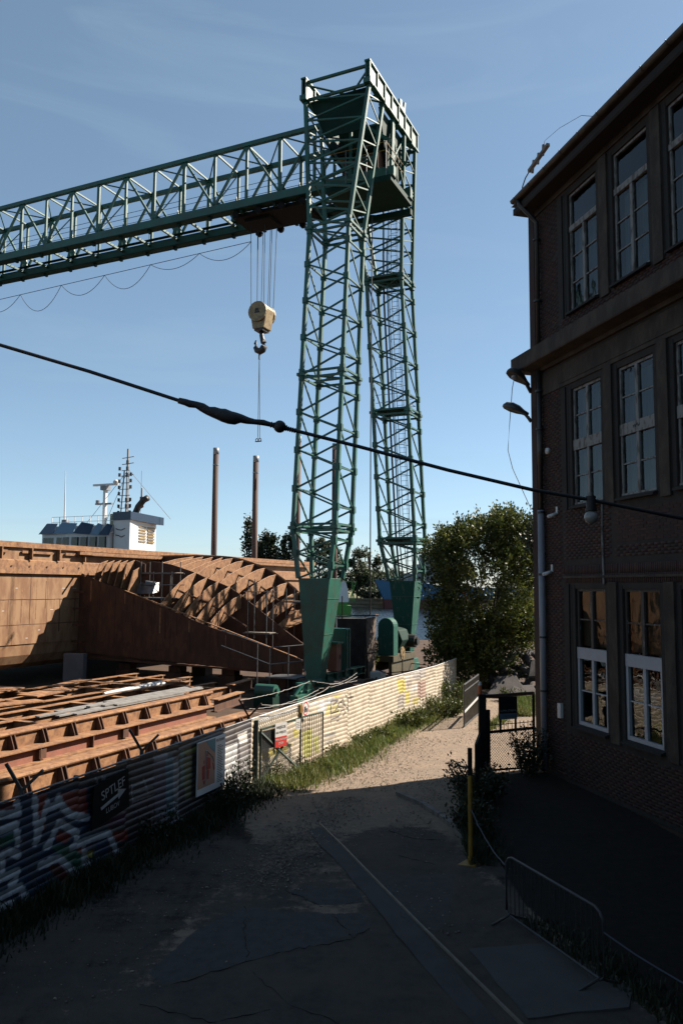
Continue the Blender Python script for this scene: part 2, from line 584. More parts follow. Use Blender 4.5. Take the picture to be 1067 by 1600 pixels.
def leaves(centers, size, dirs=None, spread=1.0, aspect=0.45, jitter=0.35, fold=True):
    """rhombus leaves as numpy quads"""
    n = len(centers)
    d = RNG.normal(size=(n, 3)) * spread
    if dirs is not None:
        d = d + dirs
    d /= np.linalg.norm(d, axis=1)[:, None] + 1e-9
    r = RNG.normal(size=(n, 3))
    w = np.cross(d, r)
    w /= np.linalg.norm(w, axis=1)[:, None] + 1e-9
    L = size * (1 + jitter * RNG.uniform(-1, 1, n))[:, None]
    c = np.asarray(centers)
    a = c
    b = c + d * L * 0.5 + w * L * aspect * 0.5
    e = c + d * L
    f = c + d * L * 0.5 - w * L * aspect * 0.5
    vs = np.stack([a, b, e, f], 1).reshape(-1, 3)
    fs = np.arange(4 * n).reshape(n, 4)
    return vs, fs


def copy_tree(o, parent=None):
    c = o.copy()
    COL.objects.link(c)
    c.parent = parent
    for ch in list(o.children):
        copy_tree(ch, c)
    return c


# frames of the place: the yard (u across the crane rails, v along them) and the brick facade
YAW = 0.4292
YO = Vector((1.4358, 45.5594, 0))
NV, TV = Vector((math.cos(YAW), -math.sin(YAW), 0)), Vector((math.sin(YAW), math.cos(YAW), 0))


def Y3(u, v, z=0.0):
    return YO + NV * u + TV * v + V(0, 0, z)


# ================================================================== SETTING
def ngon(name, pts, z, m, jag=0.0, kind='structure', thick=0.0, parent=None, step=0.25):
    P = []
    n = len(pts)
    for i in range(n):
        a, b = Vector((*pts[i], 0)), Vector((*pts[(i + 1) % n], 0))
        k = max(1, int((b - a).length / step)) if jag else 1
        for j in range(k):
            p = a.lerp(b, j / k)
            if jag:
                w_ = 3.0 * jag
                p += V(w_ * math.sin(2.1 * p.x + 1.7 * p.y) + .5 * w_ * math.sin(5.3 * p.y - 3.1 * p.x), w_ * math.sin(1.9 * p.y - 2.3 * p.x + 1) + .5 * w_ * math.sin(6.1 * p.x + 2), 0) * .6
                p += V(random.uniform(-jag, jag), random.uniform(-jag, jag), 0)
            P.append((p.x, p.y, z))
    b = MB()
    if thick:
        b.prism([(x, y, z - thick) for x, y, _ in P], (0, 0, thick))
    else:
        b.add(P, [tuple(range(len(P)))])
    o = b.build(name, m, parent)
    if kind:
        o["kind"] = kind
    return o


GQ = [(-70, -40), (160, -40), (160, 85), (-5, 85.5), Y3(-26, 32).to_2d(), Y3(-26, -52).to_2d(), (-70, -4)]
ngon("ground", [tuple(p) for p in GQ], -0.02, YARD, thick=5.0)
# the lane: one fine sheet; per vertex weights say where asphalt, repair patches and dark soil lie, and darken the shaded dirt
def ground_mat():
    m = mat("lane_surface", (0, 0, 0), 0.95, spec=0.2)
    n, l = m.node_tree.nodes, m.node_tree.links
    b = n["Principled BSDF"]
    geo = n.new("ShaderNodeNewGeometry")
    at = n.new("ShaderNodeAttribute")
    at.attribute_name = "cover"
    sep = n.new("ShaderNodeSeparateColor")
    l.new(at.outputs["Color"], sep.inputs[0])

    def noise(sc, det=8, rg=0.65):
        t = n.new("ShaderNodeTexNoise")
        t.inputs["Scale"].default_value = sc
        t.inputs["Detail"].default_value = det
        t.inputs["Roughness"].default_value = rg
        l.new(geo.outputs["Position"], t.inputs["Vector"])
        return t.outputs[0]

    def mr(s, a, c, d=0.0, e=1.0):
        r = n.new("ShaderNodeMapRange")
        for i, v in ((1, a), (2, c), (3, d), (4, e)):
            r.inputs[i].default_value = v
        l.new(s, r.inputs[0])
        return r.outputs[0]

    def mix(f, a, c):
        x = n.new("ShaderNodeMixRGB")
        l.new(f, x.inputs[0])
        for i, v in ((1, a), (2, c)):
            if isinstance(v, tuple):
                x.inputs[i].default_value = (*(q * .80 for q in v), 1)
            else:
                l.new(v, x.inputs[i])
        return x.outputs[0]

    def math_(op, a, c):
        x = n.new("ShaderNodeMath")
        x.operation = op
        for i, v in ((0, a), (1, c)):
            if isinstance(v, float):
                x.inputs[i].default_value = v
            else:
                l.new(v, x.inputs[i])
        return x.outputs[0]
    fine, mid, big, grit = noise(38, 4), noise(5.5), noise(.8), noise(120, 3)
    dirt = mix(mr(mid, .36, .68), (.275, .205, .15), (.20, .15, .112))
    dirt = mix(mr(big, .45, .62, 0, .6), dirt, (.18, .142, .112))
    dirt = mix(mr(fine, .58, .70, 0, .4), dirt, (.11, .086, .066))
    dirt = mix(mr(grit, .60, .70, 0, .5), dirt, (.34, .27, .21))
    asp = mix(mr(mid, .38, .66), (.074, .064, .056), (.052, .046, .042))
    asp = mix(mr(big, .42, .6, 0, .6), asp, (.105, .086, .070))
    asp = mix(mr(grit, .58, .68, 0, .6), asp, (.15, .135, .12))
    asp = mix(mr(fine, .60, .70, 0, .5), asp, (.024, .022, .022))
    pat = mix(mr(mid, .4, .62), (.082, .076, .073), (.062, .058, .056))
    pat = mix(mr(grit, .60, .68, 0, .5), pat, (.15, .14, .13))
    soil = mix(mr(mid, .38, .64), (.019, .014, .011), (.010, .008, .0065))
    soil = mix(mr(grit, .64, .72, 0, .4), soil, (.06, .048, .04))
    edge = math_('ADD', math_('MULTIPLY', math_('SUBTRACT', mid, .5), 0.6), math_('MULTIPLY', math_('SUBTRACT', fine, .5), 0.4))

    def mask(sock):
        return mr(math_('ADD', sock, edge), .40, .60)
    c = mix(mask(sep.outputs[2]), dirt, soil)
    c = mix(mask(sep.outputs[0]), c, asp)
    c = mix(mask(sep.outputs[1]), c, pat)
    l.new(c, b.inputs["Base Color"])
    bp = n.new("ShaderNodeBump")
    bp.inputs["Strength"].default_value = 0.8
    bp.inputs["Distance"].default_value = 0.03
    l.new(math_('ADD', math_('ADD', fine, math_('MULTIPLY', grit, .6)), mid), bp.inputs["Height"])
    l.new(bp.outputs[0], b.inputs["Normal"])
    return m


def pip(X, Y_, poly):
    r = np.zeros(X.shape, bool)
    for (x0, y0), (x1, y1) in zip(poly, poly[1:] + poly[:1]):
        r ^= ((y0 > Y_) != (y1 > Y_)) & (X < (x1 - x0) * (Y_ - y0) / (y1 - y0 + 1e-12) + x0)
    return r.astype(float)


def blur(a, k):
    for ax in (0, 1):
        w = np.ones(2 * k + 1) / (2 * k + 1)
        a = np.apply_along_axis(lambda q: np.convolve(np.pad(q, k, mode='edge'), w, mode='valid'), ax, a)
    return a


GX, GY = np.meshgrid(np.arange(-7.2, 12.6, .05), np.arange(4.5, 44.0, .05), indexing='ij')
ASP = [(-4.4, -5), (-3.9, 10.6), (-3.2, 11.5), (-2.35, 11.7), (-1.8, 12.4), (-0.9, 12.9), (0.2, 13.9), (0.55, 15.0), (0.1, 16.6), (-0.1, 18.2),
       (0.9, 18.9), (1.7, 19.3), (2.2, 18.9), (2.6, 18.0), (2.7, 16.3), (3.2, 13.7), (4.4, 10.4), (7.0, -5)]
P1_ = [(-2.70, 11.84), (-2.32, 13.2), (-1.63, 14.22), (-0.97, 14.1), (0.55, 13.99), (0.48, 13.36), (-0.2, 12.9), (-0.85, 12.56), (-1.81, 11.94), (-2.37, 11.57)]
P2_ = [(-0.91, 14.95), (-0.58, 15.27), (0.36, 15.13), (0.46, 14.5), (-0.32, 14.34)]
P3_ = [(0.0, 16.4), (1.3, 15.8), (2.3, 16.0), (1.9, 14.0), (1.3, 12.6), (.9, 13.6)]
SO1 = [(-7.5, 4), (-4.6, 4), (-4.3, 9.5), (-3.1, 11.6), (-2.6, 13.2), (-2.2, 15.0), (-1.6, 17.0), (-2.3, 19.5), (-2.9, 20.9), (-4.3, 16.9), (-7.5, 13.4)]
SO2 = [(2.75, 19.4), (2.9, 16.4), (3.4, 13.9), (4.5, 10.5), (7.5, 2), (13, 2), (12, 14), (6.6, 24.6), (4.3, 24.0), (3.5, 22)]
rn = blur(RNG.normal(size=GX.shape), 5) * 9
mA = np.clip(np.maximum(blur(pip(GX, GY, ASP), 16), .58 * np.clip((21.2 - GY) / 4.5, 0, 1) * (GX < 3.2) + .10 * blur(RNG.normal(size=GX.shape), 8) * 12 * (GY < 20)), 0, 1)  # ramp mixes asphalt into the near dirt, darkening it for the shade
mP = np.clip(blur(np.maximum.reduce([pip(GX, GY, q) for q in (P1_, P2_, P3_)]), 1), 0, 1)
mP[pip(GX, GY, P3_) > 0] *= .62
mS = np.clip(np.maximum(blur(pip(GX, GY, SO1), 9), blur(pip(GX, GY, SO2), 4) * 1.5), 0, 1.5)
hz = .010 * (mA > .5) + .006 * blur(mP, 1) + .005 * rn + .012 * np.sin(GX * .9 + GY * .35) * np.sin(GY * .5) - .012
hz = hz * np.clip((np.minimum(GX + 7.2, 12.6 - GX)) / .4, 0, 1)
vs_ = np.stack([GX, GY, .026 + hz], -1).reshape(-1, 3)
ix_ = np.arange(GX.size).reshape(GX.shape)
fs_ = np.stack([ix_[:-1, :-1], ix_[1:, :-1], ix_[1:, 1:], ix_[:-1, 1:]], -1).reshape(-1, 4)
LANE = [(-7.2, 4), (9.6, 4), (6.7, 24.4), (9.2, 30), (12.5, 42), (12.5, 44), (6.9, 44), (5.9, 41.3), (4.4, 37.4), (1.74, 32.1), (-.55, 27.1), (-2.42, 22.25), (-4.42, 16.95), (-5.62, 13.64), (-7.2, 9.3)]
cx_ = vs_[fs_].mean(1)
keep = pip(cx_[:, 0], cx_[:, 1], LANE) > 0
fs_ = fs_[keep]
used_, inv_ = np.unique(fs_, return_inverse=True)
lane = quick("lane", vs_[used_], inv_.reshape(fs_.shape), ground_mat(), smooth=True)
lane["kind"] = 'structure'
ca_ = lane.data.color_attributes.new("cover", 'FLOAT_COLOR', 'POINT')
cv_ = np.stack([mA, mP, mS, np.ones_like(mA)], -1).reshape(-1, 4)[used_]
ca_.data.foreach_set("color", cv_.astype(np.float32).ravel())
ngon("lane_near", [(-7.2, -6), (9.6, -6), (9.6, 4.6), (-7.2, 4.6)], 0.012, ASPHALT)
ngon("concrete_strip", [(-0.70, 18.6), (0.34, 15.2), (1.02, 12.9), (1.7, 10.6), (2.5, 6.5), (2.86, 6.5), (2.05, 10.6), (1.43, 13.0), (0.74, 15.4), (-0.36, 18.8)],
     0.037, ASPHALT2, jag=0.012)
ngon("concrete_slab", [(1.97, 12.65), (3.16, 12.88), (4.05, 11.5), (3.8, 11.0), (2.45, 10.72)], 0.045, CONC, jag=0.008, step=0.15, thick=.06)
MB().wire([(-0.46, 19.1, .030), (0.10, 17.4, .036), (0.60, 15.8, .036), (1.34, 13.5, .036), (1.9, 11.8, .036), (2.38, 10.37, .036), (3.3, 6.3, .036)], 0.028).build("flush_rail", RAILM)["kind"] = 'structure'
for a, b_ in (((1.55, 21.75), (2.05, 20.85)), ((2.07, 20.82), (2.42, 19.75)), ((2.44, 19.7), (2.66, 18.7)), ((2.66, 18.66), (2.78, 17.5))):
    MB().bar((*a, 0.05), (*b_, 0.05), 0.14, 0.12).build("kerb_stone", KERB)["kind"] = 'structure'
ck_ = MB()
for pts in ([(-.9, 14.95), (-.6, 14.6), (-.3, 14.25), (.1, 14.35), (.5, 14.5)], [(.5, 13.4), (.2, 13.0), (-.3, 12.75), (-.9, 12.5), (-1.8, 11.9), (-2.3, 11.5)], [(-.1, 13.95), (.1, 13.4), (.25, 12.9)],
            [(-1.6, 14.2), (-1.5, 13.2), (-1.3, 12.3)], [(.75, 15.2), (1.0, 14.2), (1.2, 13.4)], [(1.2, 16.9), (1.9, 16.4), (2.6, 16.3)], [(-1.2, 11.9), (-.6, 11.0), (.4, 10.3), (1.4, 10.2)], [(1.1, 18.6), (1.6, 18.0), (2.4, 17.9)], [(-2.6, 11.0), (-1.6, 10.6), (-.8, 10.9)]):
    P_ = []
    for a, c in zip(pts[:-1], pts[1:]):
        for t in np.linspace(0, 1, 9)[:-1]:
            P_.append((a[0] + (c[0] - a[0]) * t + random.gauss(0, .022), a[1] + (c[1] - a[1]) * t + random.gauss(0, .022), .034))
    ck_.wire(P_, [random.uniform(.001, .007) for _ in P_], 4)
tag(ck_.build("asphalt_cracks", DARK), kind='structure')
rv = []
for (x0, y0, x1, y1, n) in ((-1.6, 15.0, 0.3, 21.5, 2600), (-1.0, 22, 3.6, 30, 3200), (-4.4, 11, -1.4, 17.5, 260), (1.3, 18, 3.0, 24, 700), (1, 13, 3, 18, 150), (3, 28, 8, 38, 900)):
    cx = RNG.normal(0.5, 0.22, n)
    cy = RNG.uniform(0, 1, n)
    for a, c in zip(cx, cy):
        rv.append((x0 + (x1 - x0) * a + (y0 + (y1 - y0) * c - (y0 + y1) / 2) * (0.25 if x0 > -4 else 0.3), y0 + (y1 - y0) * c, min(0.06, 0.008 + abs(random.gauss(0, 0.009)))))
oct_v = np.array([(1, 0, 0), (0, 1, 0), (-1, 0, 0), (0, -1, 0), (0, 0, 0.8), (0, 0, -0.8)], dtype=float)
oct_f = np.array([(0, 1, 4), (1, 2, 4), (2, 3, 4), (3, 0, 4), (1, 0, 5), (2, 1, 5), (3, 2, 5), (0, 3, 5)])
gv, gf = [], []
for i, (x, y, r) in enumerate(rv):
    a = random.uniform(0, PI)
    R = np.array([(math.cos(a), -math.sin(a), 0), (math.sin(a), math.cos(a), 0), (0, 0, 1)])
    gv.append((oct_v * (r * random.uniform(.7, 1.4), r, r * 0.75)) @ R.T + (x, y, 0.026 + r * 0.35))
    gf.append(oct_f + 6 * i)
quick("gravel", np.concatenate(gv), np.concatenate(gf), STONE)["kind"] = 'stuff'

# water and the far bank
wb = MB().add([(-3000, -200, -2), (3000, -200, -2), (3000, 4000, -2), (-3000, 4000, -2)], [(0, 1, 2, 3)])
wb.build("water", WATER)["kind"] = 'structure'
ngon("far_bank", [(-3000, 306), (0, 303), (40, 304), (3000, 320), (3000, 3500), (-3000, 3500)], 1.2, FARG, thick=4)
qb = MB()
for k in range(3):
    qb.span((3, 302.2 - k * .0, -2 + k * 1.2), (19.5, 304 + k * .4, -1.05 + k * 1.2))
tag(qb.build("quay_wall", QUAY), "low stepped stone quay wall on the far bank between the boats", "wall")

# ================================================================== GANTRY CRANE
crane = thing("gantry_crane", "tall green lattice gantry crane with twin towers standing beside the corrugated fence", "crane", YO, -YAW)
ZB = [24.82, 16.50, 8.44, 5.92]
VC = [3.996, 4.92, 5.832, 6.214]
UC = [-0.158, -0.045, 0.053, 0.151]
HU = [1.164, 1.164, 1.164, 0.855]
HV = [0.988, 0.988, 0.988, 0.766]


def tower(sgn):
    """sgn -1 the tower nearer the lane gate, +1 the one beyond"""
    def corner(lv, su, sv):
        return V(UC[lv] + su * HU[lv], sgn * VC[lv] + sv * HV[lv], ZB[lv])
    # tapered plate leg is the tower's own mesh
    bz = 0.95
    b0 = [V(0.05 + su * 0.36, sgn * 6.45 + sv * 0.34, bz) for su, sv in ((-1, -1), (1, -1), (1, 1), (-1, 1))]
    b1 = [corner(3, su, sv) for su, sv in ((-1, -1), (1, -1), (1, 1), (-1, 1))]
    mb = MB()
    mb.add(b0 + b1, [(3, 2, 1, 0), (4, 5, 6, 7), (0, 1, 5, 4), (1, 2, 6, 5), (2, 3, 7, 6), (3, 0, 4, 7)])
    tw = mb.build("tower", GREEN if sgn < 0 else GREEN_P, crane, bevel=0.02)
    for t in (0.12, 0.45, 0.8):
        ring = [a.lerp(c, t) for a, c in zip(b0, b1)]
        for i in (0, 1, 2, 3):
            rod("stiffener", ring[i], ring[(i + 1) % 4], 0.035, GREEN, tw)
    cs = ((-1, -1), (1, -1), (1, 1), (-1, 1))
    for lv in range(3):
        for c in cs:
            rod("corner_post", corner(lv + 1, *c), corner(lv, *c), 0.19, GREEN, tw, 0.19)
    for lv in range(3):
        nb = 4 if lv < 2 else 2
        P = {c: [corner(lv, *c).lerp(corner(lv + 1, *c), t / (2 * nb)) for t in range(2 * nb + 1)] for c in cs}
        FL, FR, BR, BL = (P[c] for c in cs)
        for k in range(nb):
            for A, B in ((FL, FR), (BL, BR)):
                rod("brace", A[2 * k], B[2 * k + 1], 0.085, GREEN, tw)
                rod("brace", B[2 * k + 1], A[2 * k + 2], 0.085, GREEN, tw)
            for A, B, off in ((FR, BR, 1), (FL, BL, 0)):
                if 2 * k + off + 2 <= 2 * nb or off == 0:
                    j = min(2 * k + off + 2, 2 * nb)
                    rod("brace", A[2 * k + off], B[j], 0.07, GREEN, tw)
                if 2 * k + off > 0:
                    rod("strut", A[2 * k + off], B[2 * k + off], 0.085, GREEN, tw)
    # belts (bolted joints with a double ring and cross members)
    for lv in range(3):
        mbk = MB()
        R = [corner(lv, *c) for c in cs]
        for dz in (-0.16, 0.16):
            for i in range(4):
                mbk.bar(R[i] + V(0, 0, dz), R[(i + 1) % 4] + V(0, 0, dz), 0.11)
        for r in R:
            mbk.box(r, (0.4, 0.4, 0.16))
            mbk.tube(r - V(0, 0, .3), r + V(0, 0, .3), 0.17, 8)
        mbk.bar(R[0], R[2], 0.08).bar(R[1], R[3], 0.08)
        mbk.build("joint_belt", GREEN, tw)
    # gusset plates at nodes
    g = MB().box((0, 0, 0), (0.30, 0.215, 0.34)).box((0, 0, 0), (0.215, 0.30, 0.28)).mesh("gusset_plate", GREEN)
    for lv in range(3):
        nb = 4 if lv < 2 else 2
        for c in cs:
            for k in range(1, 2 * nb):
                if (k + (1 if c[0] > 0 else 0)) % 2 == 0:
                    p = corner(lv, *c).lerp(corner(lv + 1, *c), k / (2 * nb))
                    o = bpy.data.objects.new("gusset_plate", g)
                    o.location = p
                    link(o, tw)
    # the splayed upper leg up to the head beams
    zt = 33.0
    ft = -4.0 if sgn < 0 else 1.5
    T = {(-1, -1): V(-2.17, ft, zt), (1, -1): V(1.73, ft, zt), (1, 1): V(1.73, ft + 2.0, zt), (-1, 1): V(-2.17, ft + 2.0, zt)}
    B0 = {c: corner(0, *c) for c in cs}
    for c in cs:
        rod("corner_post", B0[c], T[c], 0.2, GREEN, tw)
    n = 6
    Q = {c: [B0[c].lerp(T[c], t / (2 * n)) for t in range(2 * n + 1)] for c in cs}
    FL, FR, BR, BL = (Q[c] for c in cs)
    for k in range(n):
        for A, B in ((FL, FR), (BL, BR)):
            if (A is BL) == (sgn < 0) and 3 < k:
                continue
            rod("brace", A[2 * k], B[2 * k + 1], 0.085, GREEN, tw)
            rod("brace", B[2 * k + 1], A[2 * k + 2], 0.085, GREEN, tw)
        for A, B in ((FR, BR), (FL, BL)):
            rod("brace", A[2 * k + 1], B[2 * k], 0.065, GREEN, tw)
            rod("brace", A[2 * k + 1], B[2 * k + 2], 0.065, GREEN, tw)
    return tw


tw1 = tower(-1)
tw2 = tower(1)


# caged ladder and pipes inside the farther tower
def tpos(z, du, dv):
    zs = ZB[::-1]
    return V(np.interp(z, zs, UC[::-1]) + du, np.interp(z, zs, VC[::-1]) + dv, z)


lad = MB()
for s_ in (-.22, .22):
    lad.wire([tpos(z, .25 + s_, .2) for z in np.linspace(6.2, 31, 12)], 0.025, 5)
z = 6.3
while z < 31:
    lad.bar(tpos(z, .03, .2), tpos(z, .47, .2), 0.022)
    z += 0.3
ladder = lad.build("ladder", GALV, tw2)
cage = MB()
for z in np.arange(8.8, 30.5, 0.95):
    pts = [tpos(z, .25 + .38 * math.cos(a), .2 - .62 * math.sin(a)) for a in np.linspace(0, PI, 7)]
    cage.wire(pts, 0.02, 4)
for a in np.linspace(0, PI, 5):
    cage.wire([tpos(z, .25 + .38 * math.cos(a), .2 - .62 * math.sin(a)) for z in np.linspace(8.8, 30, 10)], 0.014, 4)
cage.build("ladder_cage", GREEN, tw2)
pm = MB()
pm.wire([tpos(z, -.62, .5) for z in np.linspace(5.9, 30, 9)], 0.07, 6)
pm.wire([tpos(z, -.38, .5) for z in np.linspace(5.9, 28, 9)], 0.045, 6)
pm.build("conduit", STEEL, tw2)
for zz in (8.5, 16.55, 24.9):
    MB().box(tpos(zz, 0, 0) + V(0, 0, .05), (2.0, 1.7, 0.05)).build("landing", GREEN_D, tw2)
for zz in (9.0, 9.5, 17.1, 17.6):
    pl = tpos(zz, 0, 0)
    for a, b_ in (((-1, -.9), (1, -.9)), ((-1, .9), (1, .9)), ((1, -.9), (1, .9))):
        rod("landing_rail", pl + V(a[0], a[1], 0), pl + V(b_[0], b_[1], 0), 0.03, GALV, tw2)

# head frame: two plated beams along the rails, tie tubes across
head = MB()
for u in (-2.17, 1.73):
    head.span((u - .06, -4.25, 33.12), (u + .06, 3.75, 34.16))
    head.span((u - .17, -4.3, 34.10), (u + .17, 3.8, 34.2))
    head.span((u - .17, -4.3, 33.0), (u + .17, 3.8, 33.1))
hd = head.build("head_beam", GREEN, crane)
for u in (-2.17, 1.73):
    for i in range(8):
        y = -4.2 + i * 1.125
        rod("web_stiffener", (u, y, 33.1), (u, y, 34.1), .3, GREEN, hd, .1)
        if i % 2 == 0:
            MB().box((u, y + .1, 33.0), (.42, .5, .28)).build("bearing_block", GREEN, hd)
for y in (-4.0, 3.5):
    rod("tie_tube", (-2.17, y, 34.02), (1.73, y, 34.02), 0.2, GREEN, hd, rnd=True)
    rod("tie_tube", (-2.17, y, 32.95), (1.73, y, 32.95), 0.2, GREEN, hd, rnd=True)
for y in (-1.5, 1.2):
    rod("tie_tube", (-2.17, y, 33.9), (1.73, y, 33.9), 0.16, GREEN, hd, rnd=True)
rod("tie_tube", (-2.17, -4.0, 33.9), (1.73, -.2, 33.9), 0.12, GREEN, hd, rnd=True)
rod("tie_tube", (1.73, -4.0, 33.9), (-2.17, -.2, 33.9), 0.12, GREEN, hd, rnd=True)
MB().prism([(-2.0, -3.72, 33.0), (1.6, -3.72, 33.0), (0.95, -3.3, 30.9), (-1.25, -3.3, 30.9)], (0, .08, 0)).build("hanger_plate", GREEN_D, hd)
MB().prism([(-2.0, 3.2, 33.0), (1.6, 3.2, 33.0), (0.95, 2.9, 30.9), (-1.25, 2.9, 30.9)], (0, .08, 0)).build("hanger_plate", GREEN_D, hd)
MB().prism([(-2.0, -2.4, 32.9), (-2.0, 2.4, 32.9), (-1.6, 1.6, 30.6), (-1.6, -1.6, 30.6)], (.08, 0, 0)).build("hanger_plate", GREEN_D, hd)
MB().prism([(1.5, -1.9, 32.9), (1.5, 2.2, 32.9), (1.35, 1.6, 29.9), (1.35, -.2, 29.9)], (-.08, 0, 0)).build("hanger_plate", GREEN_D, hd)
for u, y in ((1.66, -.3), (1.66, -.1)):
    rod("hanger", (u, y, 33.0), (u - .05, y - .15, 29.0), 0.16, GREEN, hd)
rod("hanger", (1.66, -.2, 30.6), (1.55, 1.9, 33.0), 0.08, GREEN, hd)
rod("hanger", (1.66, -.2, 32.0), (1.55, 1.9, 30.0), 0.08, GREEN, hd)
MB().prism([(1.7, 1.0, 34.2), (1.7, 1.75, 34.2), (1.7, 1.95, 35.3), (1.7, 1.75, 35.25), (1.7, 1.6, 34.75), (1.7, 1.35, 34.75), (1.7, 1.25, 35.1), (1.7, 0.9, 35.0)],
           (-.12, 0, 0)).build("rope_lug", GREEN, hd)

# girder: two trusses, box bottom chords, walkway
GV = (-1.55, 1.25)
ZT, ZBOT = 32.88, 29.05
U0, U1 = 2.3, -46.0
gm = MB()
for v in GV:
    gm.span((U1, v - .17, 28.75), (U0, v + .17, 29.32))
girder = gm.build("girder", GREEN, crane)
fl = MB()
for v in GV:
    fl.span((U1, v - .3, 28.70), (U0, v + .3, 28.745))
    k = U1 + .6
    while k < U0:
        fl.box((k, v, 28.6), (.18, .24, .2))
        k += 2.35 / 2 * 2
fl.build("trolley_rail", GREEN_D, girder)
PAN = 2.35
nodes = [U0 - .4 - PAN * i for i in range(21)]
for v in GV:
    rod("top_chord", (nodes[-1], v, ZT), (nodes[1], v, ZT), 0.26, GREEN, girder)
    rod("chord_end", (nodes[1], v, ZT), (U0 - .3, v, 30.9), 0.2, GREEN, girder)
    for i, u in enumerate(nodes[1:], 1):
        rod("vertical", (u, v, 29.3), (u, v, ZT), 0.17 if i % 3 else 0.22, GREEN, girder, 0.12)
        if i < len(nodes) - 1:
            a, c = (29.3, ZT) if i % 2 else (ZT, 29.3)
            rod("diagonal", (u, v, a), (nodes[i + 1], v, c), 0.14, GREEN, girder, 0.12)
for i, u in enumerate(nodes[1:], 1):
    rod("cross_tie", (u, GV[0], ZT), (u, GV[1], ZT), 0.1, GREEN, girder)
    rod("cross_tie", (u, GV[0], 29.1), (u, GV[1], 29.1), 0.14, GREEN, girder)
    if i < len(nodes) - 1:
        a, c = (GV[0], GV[1]) if i % 2 else (GV[1], GV[0])
        rod("wind_brace", (u, a, ZT), (nodes[i + 1], c, ZT), 0.07, GREEN, girder)
    if i % 2:
        rod("sway_brace", (u, GV[0], 29.3), (u, GV[1], ZT), 0.06, GREEN, girder)
wk = MB()
wk.span((U1, .75, 29.36), (-2.5, 1.05, 29.40))
wk.span((U1, -1.3, 29.36), (-2.5, -1.0, 29.40))
wk.build("walkway", GREEN_D, girder)
for vv in (.72, -.96):
    for zz in (29.85, 30.25, 30.6):
        rod("handrail", (U1, vv, zz), (-2.4, vv, zz), 0.035, GREEN, girder, rnd=True)
    for k in range(18):
        u = -2.6 - k * 2.35 - (0.5 if vv < 0 else 0)
        rod("rail_post", (u, vv, 29.38), (u, vv, 30.6), 0.04, GREEN, girder, rnd=True)
for k in range(9):
    u = -5.2 - k * 4.7
    MB().box((u, -1.1, 29.55), (.5, .35, .32)).build("cable_tray", GREEN, girder)
    MB().prism([(u - .4, 1.0, 29.4), (u + .4, 1.0, 29.4), (u + .05, 1.0, 31.2)], (0, .06, 0)).build("knee_plate", GREEN, girder)
# trolley and machinery
tr = MB()
tr.span((-8.6, -1.3, 28.42), (-3.6, 1.0, 28.66))
tr.span((-8.0, -.9, 28.25), (-6.2, .7, 28.42))
for u in (-8.2, -6.6, -5.0, -3.6):
    for v in GV:
        tr.tube((u, v - .1, 28.45), (u, v + .1, 28.45), 0.22, 12)
tr.build("trolley", DARK, crane)
mc = MB().span((-1.6, -1.3, 29.5), (1.2, 1.0, 29.62))
mc.span((-1.9, -1.9, 28.4), (2.2, 1.6, 28.72))
plat = mc.build("machine_deck", GREEN_D, crane)
mh = MB().tube((-.9, -.6, 30.3), (.9, -.6, 30.3), 0.55, 16).box((-.1, .3, 30.1), (2.0, .8, 1.0)).box((1.0, -.6, 30.2), (.25, 1.2, 1.3)).box((-1.05, -.6, 30.2), (.2, 1.2, 1.2))
mh.build("winch", RUST_D, plat)
MB().span((-1.5, -.9, 31.1), (1.1, 1.2, 32.5)).build("winch_house", GREEN_D, plat)
for zz in (30.2, 30.7):
    rod("deck_rail", (-1.9, -1.9, zz), (1.9, -1.9, zz), 0.05, YELLOW, plat, rnd=True)
    rod("deck_rail", (1.9, -1.9, zz), (1.9, .8, zz), 0.05, YELLOW, plat, rnd=True)
for u in (-1.9, -.6, .7, 1.9):
    rod("deck_post", (u, -1.9, 28.7), (u, -1.9, 30.75), 0.06, GALV, plat, rnd=True)
rod("deck_post", (.2, -1.5, 29.0), (.2, -1.5, 32.3), 0.06, GALV, plat, rnd=True)
rod("counter_chord", (-2.2, 2.1, 28.3), (2.0, 2.1, 28.3), 0.35, GREEN_D, plat)
# sill beam, bogies, hinge at tower feet
for sgn, tw in ((-1, tw1), (1, tw2)):
    y0 = sgn * 6.45
    bg = MB()
    bg.span((-.28, y0 - 1.5, .62), (.36, y0 + 1.5, .95))
    for yy in (-1.05, 1.05):
        bg.span((-.34, y0 + yy - .55, .28), (.42, y0 + yy + .55, .66))
    bogie = bg.build("bogie", GREEN, crane, bevel=.02)
    for yy in (-1.35, -.75, .75, 1.35):
        MB().tube((-.1, y0 + yy, .26), (.12, y0 + yy, .26), 0.25, 16).build("wheel", STEEL, bogie)
    MB().tube((.2, y0 - .4, .92), (.62, y0 - .4, .92), 0.2, 14).tube((.62, y0 - .4, .92), (.7, y0 - .4, .92), 0.11, 10).build("hinge_pin", GREEN, bogie)
sl = MB()
sl.span((.1, -6.1, 1.18), (.5, -1.2, 1.22))
sl.span((.1, -6.1, .82), (.5, -1.2, .86))
sl.span((.26, -6.1, .85), (.30, -1.2, 1.19))
for k in range(5):
    sl.span((.28, -5.9 + k * 1.05, .86), (.46, -5.85 + k * 1.05, 1.18))
sl.build("sill_beam", GREEN, crane)
